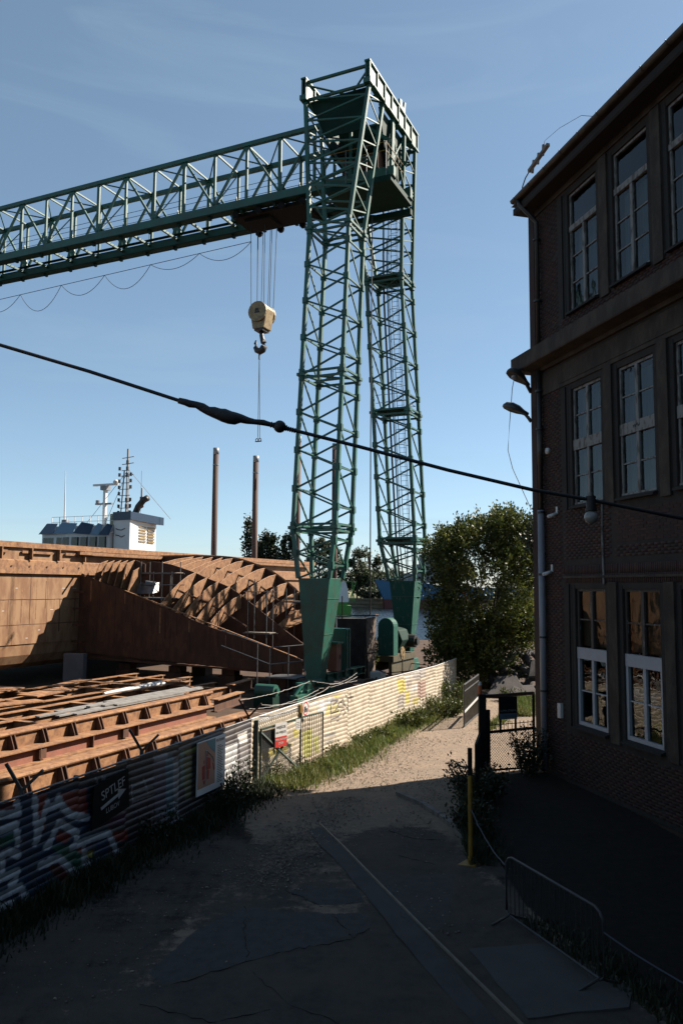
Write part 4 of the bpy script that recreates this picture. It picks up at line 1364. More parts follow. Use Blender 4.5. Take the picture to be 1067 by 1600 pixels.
PAINT = []          # (kind, pts, width, colour), filled from fence_paint below
PAINT = [
('p',[(7.47,1.9),(8.36,1.89),(9.83,1.66),(10.44,0.82),(10.48,0.12),(9.58,-0.15),(8.66,0.1),(7.58,0.09)],0,(0.016,0.042,0.085)),
('p',[(9.01,1.68),(9.74,1.62),(9.79,1.11),(9.32,1.25),(9.06,1.46)],0,(0.24,0.03,0.02)),
('p',[(8.35,1.79),(8.64,1.78),(8.6,1.13),(8.45,1.09)],0,(0.24,0.03,0.02)),
('p',[(7.47,1.82),(7.82,1.84),(7.86,1.65),(7.48,1.68)],0,(0.1,0.012,0.012)),
('p',[(8.74,0.83),(9.36,0.68),(9.92,0.15),(9.93,-0.1),(9.39,0.24),(9.12,0.51)],0,(0.02,0.11,0.07)),
('p',[(7.51,1.31),(7.88,1.33),(7.89,1.17),(7.52,1.16)],0,(0.02,0.11,0.07)),
('p',[(8.68,0.51),(9.04,0.42),(9.53,0.03),(9.45,-0.11),(9.15,0.05)],0,(0.1,0.012,0.012)),
('p',[(8.89,0.89),(9.0,1.04),(9.35,0.84),(9.19,0.75)],0,(0.24,0.03,0.02)),
('p',[(9.5,0.55),(9.71,0.57),(9.77,0.42),(9.59,0.44)],0,(0.24,0.03,0.02)),
('p',[(9.68,0.42),(10.04,0.39),(10.0,0.26),(9.78,0.28)],0,(0.45,0.38,0.04)),
('p',[(10.51,0.56),(11.12,0.48),(11.13,0.25),(10.77,0.33)],0,(0.24,0.03,0.02)),
('p',[(10.34,0.94),(11.04,0.91),(11.16,0.63),(10.45,0.68)],0,(0.09,0.03,0.07)),
('p',[(11.14,1.0),(12.25,0.99),(12.34,-0.06),(11.4,0.11)],0,(0.045,0.03,0.045)),
('s',[(7.85,1.85),(7.94,1.61),(7.48,1.69)],0.072,(0.50,0.53,0.56)),
('s',[(7.5,1.43),(7.88,1.43),(7.95,1.11)],0.072,(0.50,0.53,0.56)),
('s',[(8.31,1.82),(8.41,1.1)],0.072,(0.50,0.53,0.56)),
('s',[(8.65,1.62),(8.58,1.44),(8.44,1.04),(8.38,0.99)],0.072,(0.50,0.53,0.56)),
('s',[(8.61,1.51),(8.89,1.5),(8.93,1.65),(9.06,1.43),(9.28,1.24),(9.82,1.04)],0.072,(0.50,0.53,0.56)),
('s',[(8.72,0.84),(8.97,1.18),(9.52,0.82),(9.45,0.65)],0.072,(0.50,0.53,0.56)),
('s',[(8.75,0.57),(9.03,0.53),(9.57,0.03),(9.94,-0.18)],0.072,(0.50,0.53,0.56)),
('s',[(9.36,0.62),(9.71,0.63),(10.51,0.57)],0.072,(0.50,0.53,0.56)),
('s',[(7.52,1.02),(7.73,1.04),(7.98,0.9)],0.072,(0.50,0.53,0.56)),
('s',[(7.6,0.95),(7.61,0.75)],0.072,(0.50,0.53,0.56)),
('s',[(7.55,0.65),(7.96,0.64),(7.9,0.46),(7.8,0.47)],0.072,(0.50,0.53,0.56)),
('s',[(7.57,0.36),(8.05,0.36),(8.17,0.15)],0.072,(0.50,0.53,0.56)),
('s',[(8.52,0.56),(8.75,0.54)],0.072,(0.50,0.53,0.56)),
('s',[(10.51,0.54),(10.73,0.19),(11.05,-0.2)],0.072,(0.50,0.53,0.56)),
('s',[(9.72,0.54),(9.75,0.34)],0.072,(0.50,0.53,0.56)),
('s',[(9.73,0.26),(9.92,0.15)],0.072,(0.50,0.53,0.56)),
('s',[(8.66,0.85),(8.77,0.85)],0.072,(0.50,0.53,0.56)),
('s',[(7.58,0.19),(7.85,0.14)],0.072,(0.50,0.53,0.56)),
('p',[(9.79,1.73),(11.17,1.63),(11.29,0.99),(10.36,0.98),(9.86,1.11)],0,(0.008,0.008,0.009)),
('s',[(10.01,1.75),(10.09,1.62)],0.02,(0.28,0.28,0.3)),
('s',[(10.2,1.74),(10.32,1.64)],0.02,(0.28,0.28,0.3)),
('s',[(10.32,1.71),(10.2,1.66)],0.02,(0.28,0.28,0.3)),
('s',[(11.23,1.34),(11.29,0.94)],0.02,(0.28,0.28,0.3)),
('s',[(11.27,1.31),(12.02,1.3)],0.02,(0.28,0.28,0.3)),
('s',[(11.32,1.15),(12.03,1.11)],0.02,(0.28,0.28,0.3)),
('s',[(11.33,0.98),(12.13,0.94)],0.02,(0.28,0.28,0.3)),
('s',[(11.66,1.37),(11.85,1.05)],0.02,(0.28,0.28,0.3)),
('s',[(9.91,0.98),(10.2,0.97)],0.02,(0.28,0.28,0.3)),
('p',[(12.0,1.68),(12.47,1.67),(12.64,0.24),(12.17,0.27)],0,(0.1,0.085,0.12)),
('p',[(12.47,1.7),(12.79,1.69),(12.88,0.13),(12.6,0.15)],0,(0.1,0.19,0.24)),
('p',[(12.79,1.53),(13.03,1.54),(13.09,0.12),(12.88,0.13)],0,(0.3,0.3,0.31)),
('p',[(13.09,1.71),(13.25,1.71),(13.31,0.88),(13.16,0.86)],0,(0.1,0.19,0.17)),
('p',[(13.26,1.49),(13.61,1.48),(13.65,0.53),(13.35,0.54)],0,(0.13,0.14,0.045)),
('p',[(13.17,1.67),(14.5,1.69),(14.74,1.56),(13.39,1.52)],0,(0.2,0.22,0.03)),
('p',[(12.0,1.79),(12.57,1.76),(12.57,1.6),(12.05,1.62)],0,(0.3,0.3,0.34)),
('p',[(14.38,1.8),(15.04,1.77),(15.11,1.49),(14.5,1.54)],0,(0.06,0.08,0.12)),
('p',[(15.18,1.42),(15.89,1.42),(15.94,0.23),(15.29,0.2)],0,(0.36,0.36,0.36)),
('p',[(15.88,1.6),(16.43,1.61),(16.47,1.31),(16.03,1.33)],0,(0.55,0.52,0.48)),  # sunlit upper corner by the gate post, painted on as a pale patch
('p',[(16.03,1.33),(16.49,1.31),(16.54,-0.03),(16.08,0.11)],0,(0.16,0.15,0.15)),
('p',[(16.82,1.84),(21.4,1.77),(21.4,1.65),(16.88,1.72)],0,(0.62,0.6,0.57)),
('p',[(17.26,0.88),(19.46,0.75),(18.91,0.57),(17.38,0.67)],0,(0.55,0.45,0.1)),
('p',[(17.45,1.4),(18.03,1.38),(18.05,0.89),(17.46,0.94)],0,(0.05,0.06,0.05)),
('p',[(19.44,1.16),(19.88,1.12),(19.88,0.88),(19.52,0.91)],0,(0.55,0.47,0.08)),
('p',[(20.17,0.95),(20.94,0.98),(20.96,0.19),(20.65,0.07),(20.27,0.2)],0,(0.5,0.48,0.14)),
('p',[(21.11,0.65),(21.51,0.64),(21.52,0.08),(21.16,0.15)],0,(0.52,0.5,0.16)),
('p',[(21.4,1.74),(22.81,1.72),(22.58,1.49),(22.2,1.25),(21.41,1.37)],0,(0.64,0.62,0.6)),
('p',[(21.92,0.6),(22.83,0.55),(22.83,0.42),(22.0,0.47)],0,(0.3,0.28,0.25)),
('p',[(22.0,0.37),(22.68,0.35),(22.6,0.2),(22.0,0.24)],0,(0.36,0.33,0.29)),
('p',[(22.68,1.75),(23.27,1.77),(23.23,1.71),(22.68,1.7)],0,(0.62,0.42,0.06)),
('p',[(21.96,1.19),(22.22,1.53),(22.48,1.55),(22.42,1.18)],0,(0.6,0.52,0.22)),
('p',[(22.52,1.46),(22.96,1.47),(23.17,1.13),(22.56,1.16)],0,(0.6,0.52,0.25)),
('s',[(22.46,0.86),(22.45,1.61),(23.03,1.59),(22.65,1.47)],0.022,(0.03,0.025,0.03)),
('s',[(22.49,1.2),(23.1,1.2),(22.96,1.33),(22.76,1.26)],0.022,(0.03,0.025,0.03)),
('s',[(22.53,1.01),(23.11,1.02),(23.28,1.17),(23.53,1.2),(23.67,1.06),(23.46,1.0)],0.022,(0.03,0.025,0.03)),
('s',[(22.96,1.4),(23.45,1.57),(23.52,1.36),(23.24,1.52)],0.022,(0.03,0.025,0.03)),
('s',[(23.63,1.72),(23.89,1.46),(23.93,1.01)],0.022,(0.03,0.025,0.03)),
('s',[(24.1,1.68),(24.18,1.41)],0.022,(0.03,0.025,0.03)),
('s',[(23.88,1.56),(24.33,1.55)],0.022,(0.03,0.025,0.03)),
('s',[(23.03,1.35),(23.53,1.27)],0.022,(0.03,0.025,0.03)),
('s',[(23.45,1.54),(23.67,1.29)],0.022,(0.03,0.025,0.03)),
('s',[(22.94,0.88),(23.11,0.89)],0.022,(0.03,0.025,0.03)),
('s',[(23.6,1.35),(23.89,1.18)],0.022,(0.03,0.025,0.03)),
('s',[(24.03,1.72),(24.0,1.52)],0.022,(0.03,0.025,0.03)),
('p',[(28.67,1.68),(29.53,1.67),(29.68,1.14),(28.95,1.11)],0,(0.62,0.52,0.12)),
('p',[(29.53,1.76),(31.89,1.94),(32.06,1.81),(29.68,1.58)],0,(0.62,0.58,0.52)),
('p',[(29.68,1.58),(30.44,1.58),(30.29,1.29),(29.83,1.29)],0,(0.4,0.34,0.29)),
('p',[(30.44,1.72),(32.06,1.81),(31.97,1.52),(30.44,1.5)],0,(0.45,0.4,0.36)),
('p',[(29.61,1.09),(30.13,1.09),(30.06,0.6),(29.68,0.59)],0,(0.6,0.5,0.14)),
('p',[(30.29,1.29),(31.07,1.32),(30.99,1.05),(30.29,1.02)],0,(0.66,0.62,0.58)),
('p',[(31.07,1.38),(32.05,1.4),(32.05,0.64),(31.07,0.64)],0,(0.42,0.28,0.22)),
('p',[(28.81,1.02),(29.53,1.05),(29.39,0.52),(28.74,0.5)],0,(0.4,0.35,0.3)),
('p',[(30.44,0.72),(31.23,0.74),(31.07,0.42),(30.52,0.49)],0,(0.5,0.42,0.14)),
('p',[(32.4,2.01),(32.55,0.11)],0,(0.5,0.46,0.4)),
]



def fence_colour(S_, Z_):
    c = np.zeros(S_.shape + (3,))
    c[...] = (0.60, 0.51, 0.39)
    left = S_ < FS[3]
    c[left] = (0.045, 0.04, 0.045)
    for kind, pts, w, colr in PAINT:
        m = inpoly(S_, Z_, pts) if kind == 'p' else instroke(S_, Z_, pts, w)
        c[m] = colr
    return c


fence = thing("corrugated_fence", "long corrugated metal fence with graffiti along the left side of the lane", "fence", (0, 0, 0))
CM = attr_mat("fence_paint", 0.5, 0.0)
s0 = 0.0
PITC = 0.142
sheets = []
while s0 < FS[-1] - .3:
    seg = max(0, min(len(FP) - 2, int(np.searchsorted(FS, s0 + .01) - 1)))
    s1 = min(s0 + 2.0, FS[seg + 1])
    if FS[seg + 1] - s1 < .5:
        s1 = FS[seg + 1]
    sheets.append((s0, s1))
    s0 = s1
for i, (a, c) in enumerate(sheets):
    ns, nz = max(8, int((c - a + .04) / .04)), 150
    top = 1.86 + random.uniform(-.02, .02)
    ss = np.linspace(a - .02, c + .02, ns)
    zz = np.linspace(0.02, top, nz)
    tilt = random.uniform(-.008, .008)
    S_, Z_ = np.meshgrid(ss, zz, indexing='ij')
    ph = ((Z_ + tilt * (S_ - a) * 4) / PITC) % 1.0
    prof_ = .005 * np.cos(2 * PI * (ph - .1)) - np.where(S_ < FS[3], .015, .010) * np.exp(-((ph - .5) / .075) ** 2) + .006 * np.sin(S_ * 3.1 + i) * np.sin(Z_ * 1.7)
    off = prof_ + (.004 if i % 2 else 0)
    p0, p1 = fpt(a + 1e-4), fpt(c - 1e-4)
    d = (p1 - p0).normalized()
    n_ = V(d.y, -d.x, 0)
    vs = np.stack([p0.x + d.x * (S_ - a) + n_.x * off, p0.y + d.y * (S_ - a) + n_.y * off, Z_], -1).reshape(-1, 3)
    idx = np.arange(ns * nz).reshape(ns, nz)
    fs_ = np.stack([idx[:-1, :-1], idx[1:, :-1], idx[1:, 1:], idx[:-1, 1:]], -1).reshape(-1, 4)
    o = quick("corrugated_sheet", vs, fs_, CM, fence, smooth=True)
    at = o.data.color_attributes.new("paint", 'FLOAT_COLOR', 'POINT')
    cc = fence_colour(S_, Z_).reshape(-1, 3)
    cc = cc * RNG.uniform(.9, 1.08, (len(cc), 1)) * np.where((S_ < FS[3]).reshape(-1, 1), .85, .63)
    at.data.foreach_set("color", np.concatenate([cc, np.ones((len(cc), 1))], 1).astype(np.float32).ravel())
for i in range(len(sheets) + 1):
    s = sheets[i][0] if i < len(sheets) else FS[-1]
    if 3 < i:
        rod("post", fpt(s, -.07, 0), fpt(s, -.07, 1.9), .07, GATEG if s > FS[3] - .1 else STEEL, fence)
MB().wire([fpt(s, 0, 1.885) for s in np.linspace(FS[3], FS[-1], 30)], .022, 6).build("top_rail", SIGNW, fence)
MB().wire([fpt(s, 0, 1.885) for s in np.linspace(FS[1] - 2, FS[3], 30)], .02, 6).build("top_rail", GALV, fence)
# Y brackets for barbed wire
BR = []
for s in (FS[1] + .55, FS[1] + 4.15, FS[3] - .05, FS[4] - .3):
    p = fpt(s, -.06, 1.8)
    d = fpt(s, -.9, 0) - fpt(s, 0, 0)
    d.normalize()
    b = MB()
    b.bar(p, p + V(0, 0, .2), .075)
    b.bar(p + V(0, 0, .15), p + d * .22 + V(0, 0, .62) - TV * .15, .07, .05)
    b.bar(p + V(0, 0, .15), p - d * .32 + V(0, 0, .50) + TV * .12, .06, .05)
    b.build("wire_bracket", RUST_D if s > FS[3] - 1 else STEEL, fence)
    BR.append((p + d * .22 + V(0, 0, .6) - TV * .15, p + V(0, 0, .35), p - d * .3 + V(0, 0, .47) + TV * .1))


def sag(p, q, dip, n=24, noise=.006):
    return [p.lerp(q, t) + V(random.gauss(0, noise), random.gauss(0, noise), -dip * 4 * t * (1 - t) + random.gauss(0, noise)) for t in np.linspace(0, 1, n)]


bw = MB()
bw2 = MB()
for j in range(3):
    bw.wire(sag(BR[2][j], BR[3][j] + V(0, 0, -.05 * j), .08 + .05 * j, 40), .008, 4)
    end = fpt(FS[4] + 3.5, -.3, 2.0 + .15 * j)
    bw2.wire(sag(BR[3][j], end, .1, 40), .007, 4)
bw.wire(sag(BR[2][1] + V(0, 0, -.1), BR[3][1] + V(0, 0, -.2), .2, 40, .008), .007, 4)
OLDW = mat("old_wire", (.42, .38, .34), .6)
bw.build("barbed_wire", OLDW, fence)
bw2.build("barbed_wire", OLDW, fence)

# ---- things on the fence: arrow board, map board, signs
D1 = (FP[2] - FP[1]).normalized()
N1 = V(D1.y, -D1.x, 0)
D2 = (FP[3] - FP[2]).normalized()
N2 = V(D2.y, -D2.x, 0)


def on_fence(s, z, off=.045):
    return fpt(s, off, z)


ab = thing("arrow_board", "black board with white scrawled letters and an arrow on the graffiti fence", "sign", on_fence(10.47, 0), 0)
ang = math.atan2(D1.y, D1.x)
ab.rotation_euler = (0, 0, ang)
MB().prism([(-.62, -.03, .80), (.60, -.03, .95), (.52, -.03, 1.74), (-.60, -.03, 1.62)], (0, .025, 0)).build("panel", DARK, ab)
ML = lambda x, z, r=0.0: frame_matrix((x, -.036, z), (math.cos(r), 0, math.sin(r)), (-math.sin(r), 0, math.cos(r)))
ar = MB().bar((-.36, -.036, 1.14), (.24, -.036, 1.30), .012, .055)
ar.prism([(.20, -.042, 1.20), (.44, -.042, 1.345), (.17, -.042, 1.40)], (0, .01, 0))
ar.build("arrow", SIGNW, ab)
text("lettering", "SPTLEF", .26, SIGNW, ab, ML(.02, 1.44, .2) @ Matrix.Shear('XZ', 4, (0, 0)))
text("lettering", "LUBOV", .14, SIGNW, ab, ML(.02, 1.08, .12))

mp_ = thing("map_board", "pale map board with red building shapes hung on the corrugated fence", "map", on_fence(14.42, 0, .05), math.atan2(D2.y, D2.x))
MB().span((-.68, -.03, .50), (.68, 0, 1.76)).build("panel", BOARDW, mp_, bevel=.004)
MB().span((-.66, -.034, .66), (.16, -.0305, 1.74)).build("map_sheet", SALMON, mp_)
PM = lambda pts, m, nm, d=.037: MB().prism([(x, -d, z) for x, z in pts], (0, .004, 0)).build(nm, m, mp_)
PM([(-.30, 1.735), (.155, 1.735), (.155, 1.38), (-.1, 1.55)], TEAL, "map_water")
for pts in ([(-.27, 1.36), (-.08, 1.30), (-.06, 1.05), (-.26, 1.05)], [(-.24, 1.04), (-.13, 1.04), (-.14, .82), (-.23, .82)], [(-.47, 1.16), (-.34, 1.18), (-.33, .86), (-.45, .84)],
            [(.02, 1.18), (.08, 1.14), (.14, 1.0), (.09, .98)], [(-.40, .82), (-.33, .82), (-.34, .74), (-.39, .74)], [(-.28, 1.44), (-.20, 1.46), (-.19, 1.38), (-.27, 1.37)], [(-.40, 1.30), (-.36, 1.30), (-.36, 1.22), (-.40, 1.22)]):
    PM(pts, MAPRED, "map_building", .040)
MB().wire([(-.33, -.038, 1.52), (-.24, -.038, 1.5), (.02, -.038, 1.32), (.10, -.038, 1.18)], .012, 4).wire([(-.30, -.038, 1.5), (-.30, -.038, .7)], .015, 4).build("map_path", SIGNW, mp_)
for i in range(22):
    z_ = 1.52 - i * .042
    MB().span((.27, -.034, z_), (.27 + random.uniform(.18, .32), -.0305, z_ + .014)).build("text_line", INK, mp_)
text("heading", "M3 PLAN", .10, INK, mp_, frame_matrix((.40, -.033, 1.66), (1, 0, 0), (0, 0, 1)))


# ---- gate leaf swung open against the fence
gl = thing("gate_leaf", "green steel gate leaf with crossed braces and wire mesh swung back against the pale fence", "gate", (-2.33, 22.48, 0))
A_, B_, C_ = V(.13, .17, 0), V(1.17, 1.60, 0), V(1.80, 2.62, 0)
MB().span((-.08, -.08, 0), (.08, .08, 1.82)).build("post", GATEG, gl, bevel=.01)
for p, q in ((A_ + V(0, 0, .1), A_ + V(0, 0, 1.55)), (B_ + V(0, 0, .1), B_ + V(0, 0, 1.78)), (A_ + V(0, 0, 1.53), B_ + V(0, 0, 1.62)), (A_ + V(0, 0, .1), B_ + V(0, 0, .1)),
             (A_ + V(0, 0, 1.45), B_ + V(0, 0, .12)), (A_ + V(0, 0, .12), A_.lerp(B_, .62) + V(0, 0, 1.05))):
    rod("frame_tube", p, q, .055, GATEG, gl)
ms = MB()
L_ = (B_ - A_).length
dv = (B_ - A_).normalized()
for i in range(-26, 34):
    for sgn in (1, -1):
        x0 = i * .06
        t0, t1 = x0, x0 + sgn * 1.42
        z0_, z1_ = .1, 1.52
        def clip(x):
            return max(0, min(L_, x))
        if max(t0, t1) < 0 or min(t0, t1) > L_:
            continue
        za_ = z0_ + (clip(t0) - t0) * sgn
        zb_ = z0_ + (clip(t1) - t0) * sgn
        p, q = A_ + dv * clip(t0) + V(0, 0, za_), A_ + dv * clip(t1) + V(0, 0, zb_)
        if (q - p).length > .05:
            ms.bar(p, q, .006)
tag(ms.build("wire_mesh", GALV, gl), kind='stuff')
for i in range(11):
    p = B_.lerp(C_, i / 10)
    rod("bar", p + V(0, 0, .12), p + V(0, 0, 1.66), .024 if i < 10 else .05, GATEG, gl)
rod("frame_tube", B_ + V(0, 0, .12), C_ + V(0, 0, .12), .045, GATEG, gl)
rod("frame_tube", B_ + V(0, 0, 1.64), C_ + V(0, 0, 1.64), .045, GATEG, gl)
ang = math.atan2(dv.y, dv.x)
nx = V(dv.y, -dv.x, 0)
sgp = Vector((-2.33, 22.48, 0)) + A_.lerp(B_, .45) + nx * .06
rs = thing("warning_sign", "red and white notice wired to the green gate leaf", "sign", sgp, ang)
MB().span((-.25, -.006, .95), (.26, .006, 1.62)).build("panel", SIGNW, rs)
MB().span((-.25, -.009, .95), (.26, -.0065, 1.24)).build("red_band", RED, rs)
TT = lambda x, z: frame_matrix((x, -.012, z), (1, 0, 0), (0, 0, 1))
text("lettering", "WEJŚCIE", .105, INK, rs, TT(0, 1.50))
text("lettering", "NA MIEJSCE", .085, INK, rs, TT(0, 1.36))
text("lettering", "TEREN BUDOWY", .066, SIGNW, rs, TT(0, 1.16))
text("lettering", "STOP", .09, SIGNW, rs, TT(0, 1.05))
wsn = thing("paper_notice", "small plain white notice at the upper corner of the gate", "notice", Vector((-2.33, 22.48, 0)) + B_ + nx * .05 - dv * .17, ang)
MB().span((-.12, -.004, 1.32), (.10, .004, 1.62)).build("sheet", SIGNW, wsn)
for i in range(4):
    MB().span((-.09, -.006, 1.37 + i * .05), (.07, -.0045, 1.385 + i * .05)).build("text_line", GALV, wsn)
bg_ = thing("rubber_mat", "black sheet hanging behind the red notice on the gate", "sheet", Vector((-2.33, 22.48, 0)) - nx * .05, ang)
MB().span((.35, -.01, .95), (1.1, .01, 1.46)).build("sheet", NET, bg_)
cs_ = thing("round_sign", "round red ringed prohibition sign with a black vehicle mark on the fence top", "sign", on_fence(FS[3] + 3.45, 0, .10), math.atan2(5.0, 2.0))
MB().span((-.24, -.01, 1.42), (.24, 0, 1.96)).build("plate", SIGNW, cs_)
MB().ring((0, -.012, 1.70), .19, .022, (0, 1, 0), 24, 6, .3).build("ring", RED, cs_)
MB().span((-.12, -.018, 1.64), (.12, -.012, 1.70)).span((-.10, -.018, 1.70), (.02, -.012, 1.77)).ball((-.06, -.015, 1.62), .03, 8, 5).ball((.07, -.015, 1.62), .03, 8, 5).build("vehicle_mark", INK, cs_)
yb = thing("yellow_bracket", "short yellow upright bracket at the top of the green gate", "bracket", Vector((-2.33, 22.48, 0)) + B_ + V(.0, .03, 0), ang)
MB().span((-.05, -.03, 1.62), (.05, .05, 2.0)).build("upright", YELLOW, yb)
hh = MB()
for i in range(26):
    p = fpt(FS[3] + .25 + i * .125, .06, 1.62)
    hh.wire([p, p + V(0, 0, .09) + nx * .03, p + V(0, 0, .16) + nx * .01, p + V(0, 0, .15) - nx * .05], .009, 4)
tag(hh.build("spring_wire", GALV), "row of curled wire hoops along the top of the gate", "wire")


# ================================================================== RIGHT HAND GATE AND BARRIERS
gp = thing("gate_post", "thick black steel gate post standing at the lane edge by the factory", "gate post", (4.22, 24.1, 0))
MB().span((-.11, -.1, 0), (.10, .1, 2.36)).build("shaft", DARK, gp, bevel=.01)
MB().span((.11, -.06, 0), (.22, .06, 1.9)).build("stop", DARK, gp)
cp = thing("marker_cone", "small orange and white marker on top of the black gate post", "marker", (4.15, 24.1, 2.36))
MB().tube((0, 0, 0), (0, 0, .26), .075, 12, .05).build("base", ORANGE, cp)
MB().tube((0, 0, .26), (0, 0, .36), .05, 12, .03).build("tip", SIGNW, cp)
pf = thing("mesh_fence", "wire mesh fence panel with spiked rail between the gate post and factory corner", "fence", (4.33, 24.2, 0))
E_ = V(1.55, .5, 0)
for p, q, w in ((V(0, 0, 2.28), E_ + V(0, 0, 2.32), .09), (V(0, 0, 1.22), E_ + V(0, 0, 1.28), .075), (V(0, 0, .12), E_ + V(0, 0, .12), .05), (V(0, 0, 1.42), E_ + V(0, 0, 1.47), .02), (E_ + V(0, 0, 0), E_ + V(0, 0, 2.35), .07)):
    rod("rail", p, q, w, RUST_D if w > .08 else DARK, pf)
for i in range(12):
    p = V(0, 0, 0).lerp(E_, (i + .5) / 12)
    rod("spike", p + V(0, 0, 1.25), p + V(0, 0, 1.52), .018, DARK, pf)
ms = MB()
L_ = E_.length
dv = E_.normalized()
for i in range(-16, 34):
    for sgn in (1, -1):
        x0 = i * .085
        t0, t1 = x0, x0 + sgn * 1.12
        if max(t0, t1) < 0 or min(t0, t1) > L_:
            continue
        c0, c1 = max(0, min(L_, t0)), max(0, min(L_, t1))
        p, q = dv * c0 + V(0, 0, .12 + (c0 - t0) * sgn), dv * c1 + V(0, 0, .12 + (c1 - t0) * sgn)
        if (q - p).length > .05:
            ms.bar(p, q, .007)
tag(ms.build("wire_mesh", DARK, pf), kind='stuff')
bs = thing("information_board", "dark notice board with a blue grey strip hung on the spiked mesh fence", "sign", (4.33, 24.14, 0) , math.atan2(.5, 1.55))
MB().span((.41, -.06, 1.60), (1.02, -.02, 2.26)).build("panel", DARK, bs)
MB().span((.42, -.066, 1.61), (1.01, -.061, 1.77)).build("strip", mat("blue_grey_strip", (.16, .24, .34), .5), bs)
for x in (.46, .97):
    rod("leg", (x, -.04, 1.2), (x, -.04, 1.62), .05, DARK, bs)
FMb = lambda x, z: frame_matrix((x, -.068, z), (1, 0, 0), (0, 0, 1))
text("lettering", "LUMA STREFA", .085, SHIPGREY, bs, FMb(.71, 1.85))
text("lettering", "WOLNOSCI", .08, INK, bs, FMb(.78, 1.69))
sl_ = thing("side_panel", "dark mesh gate leaf standing edge on beside the black gate post", "gate", (4.1, 23.9, 0))
Q_ = V(-.62, -3.0, 0)
for p, q in ((V(0, 0, .1), V(0, 0, 1.25)), (Q_ + V(0, 0, .1), Q_ + V(0, 0, 1.5)), (V(0, 0, 1.25), Q_ + V(0, 0, 1.5)), (V(0, 0, .15), Q_ + V(0, 0, .15))):
    rod("frame_tube", p, q, .05, DARK, sl_)
for i in range(1, 24):
    p = V(0, 0, 0).lerp(Q_, i / 24)
    rod("bar", p + V(0, 0, .15), p + V(0, 0, 1.25 + .25 * i / 24), .014, DARK, sl_)
yp = thing("yellow_post", "slim yellow steel post on a square foot plate at the edge of the lane", "post", (2.62, 16.45, 0))
MB().tube((0, 0, .03), (0, 0, 1.75), .045, 12).build("shaft", YELLOW, yp)
MB().tube((0, 0, 1.75), (.0, 0, 2.28), .047, 12).build("dark_tip", DARK, yp)
MB().prism([(-.28, -.13, .03), (.05, -.22, .03), (.28, .02, .03), (-.05, .18, .03)], (0, 0, .03)).tube((0, 0, .03), (0, 0, .16), .06, 12).build("foot_plate", YELLOW, yp)
# crowd barrier
cbx = thing("crowd_barrier", "steel crowd control barrier with upright bars standing by the concrete slab", "barrier", (2.78, 13.75, 0))
Rr = V(.86, -2.3, 0)
MB().wire([V(0, 0, .2), V(0, 0, .95), Rr * .03 + V(0, 0, 1.04), Rr * .07 + V(0, 0, 1.08), Rr * .93 + V(0, 0, 1.08), Rr * .97 + V(0, 0, 1.04), Rr + V(0, 0, .95), Rr + V(0, 0, .2), Rr * .97 + V(0, 0, .14), Rr * .03 + V(0, 0, .14), V(0, 0, .2)], .021, 8).build("frame", mat("dull_barrier_steel", (.085, .083, .085), .55), cbx, smooth=True)
for i in range(1, 20):
    p = Rr * (i / 20)
    rod("bar", p + V(0, 0, .14), p + V(0, 0, 1.08), .014, STEEL, cbx, rnd=True)
for t in (.04, .96):
    p = Rr * t
    MB().wire([p + V(-.33, -.12, .035), p + V(-.1, -.03, .11), p + V(0, 0, .16), p + V(.1, .03, .11), p + V(.33, .12, .035)], .02, 6).build("foot", STEEL, cbx)
tag(MB().wire(sag(V(2.63, 16.4, 1.1), V(2.78, 13.75, .9), .12, 14, .004), .012, 5).build("barrier_rope", mat("blue_rope", (.06, .08, .12), .7)), "thin pale rope tied between the yellow post and crowd barrier", "rope")
tag(MB().wire(sag(V(3.64, 11.45, .8), V(5.5, 8.2, .75), .15, 14, .004), .012, 5).build("barrier_rope", mat("blue_rope", (.06, .08, .12), .7)), "thin pale rope running off from the near end of the crowd barrier", "rope")
# far open leaf
ol = thing("open_gate_leaf", "open bar gate leaf with white slanting rails beyond the black post", "gate", (4.88, 32.0, 0))
Q_ = V(1.12, 3.18, 0)
for p, q, w, m_ in ((V(0, 0, .1), V(0, 0, 1.7), .06, GALV), (Q_ + V(0, 0, .1), Q_ + V(0, 0, 1.78), .06, GALV), (V(0, 0, .1), Q_ + V(0, 0, .1), .05, GALV), (V(0, 0, 1.42), Q_ + V(0, 0, 1.5), .04, GALV),
                (V(0, 0, .62), Q_ + V(0, 0, .80), .07, SIGNW), (V(0, 0, 1.68), Q_ + V(0, 0, 1.75), .04, GALV)):
    rod("frame_tube", p, q, w, m_, ol)
for i in range(1, 22):
    p = Q_ * (i / 22)
    rod("bar", p + V(0, 0, .1), p + V(0, 0, 1.7), .022, GALV, ol)
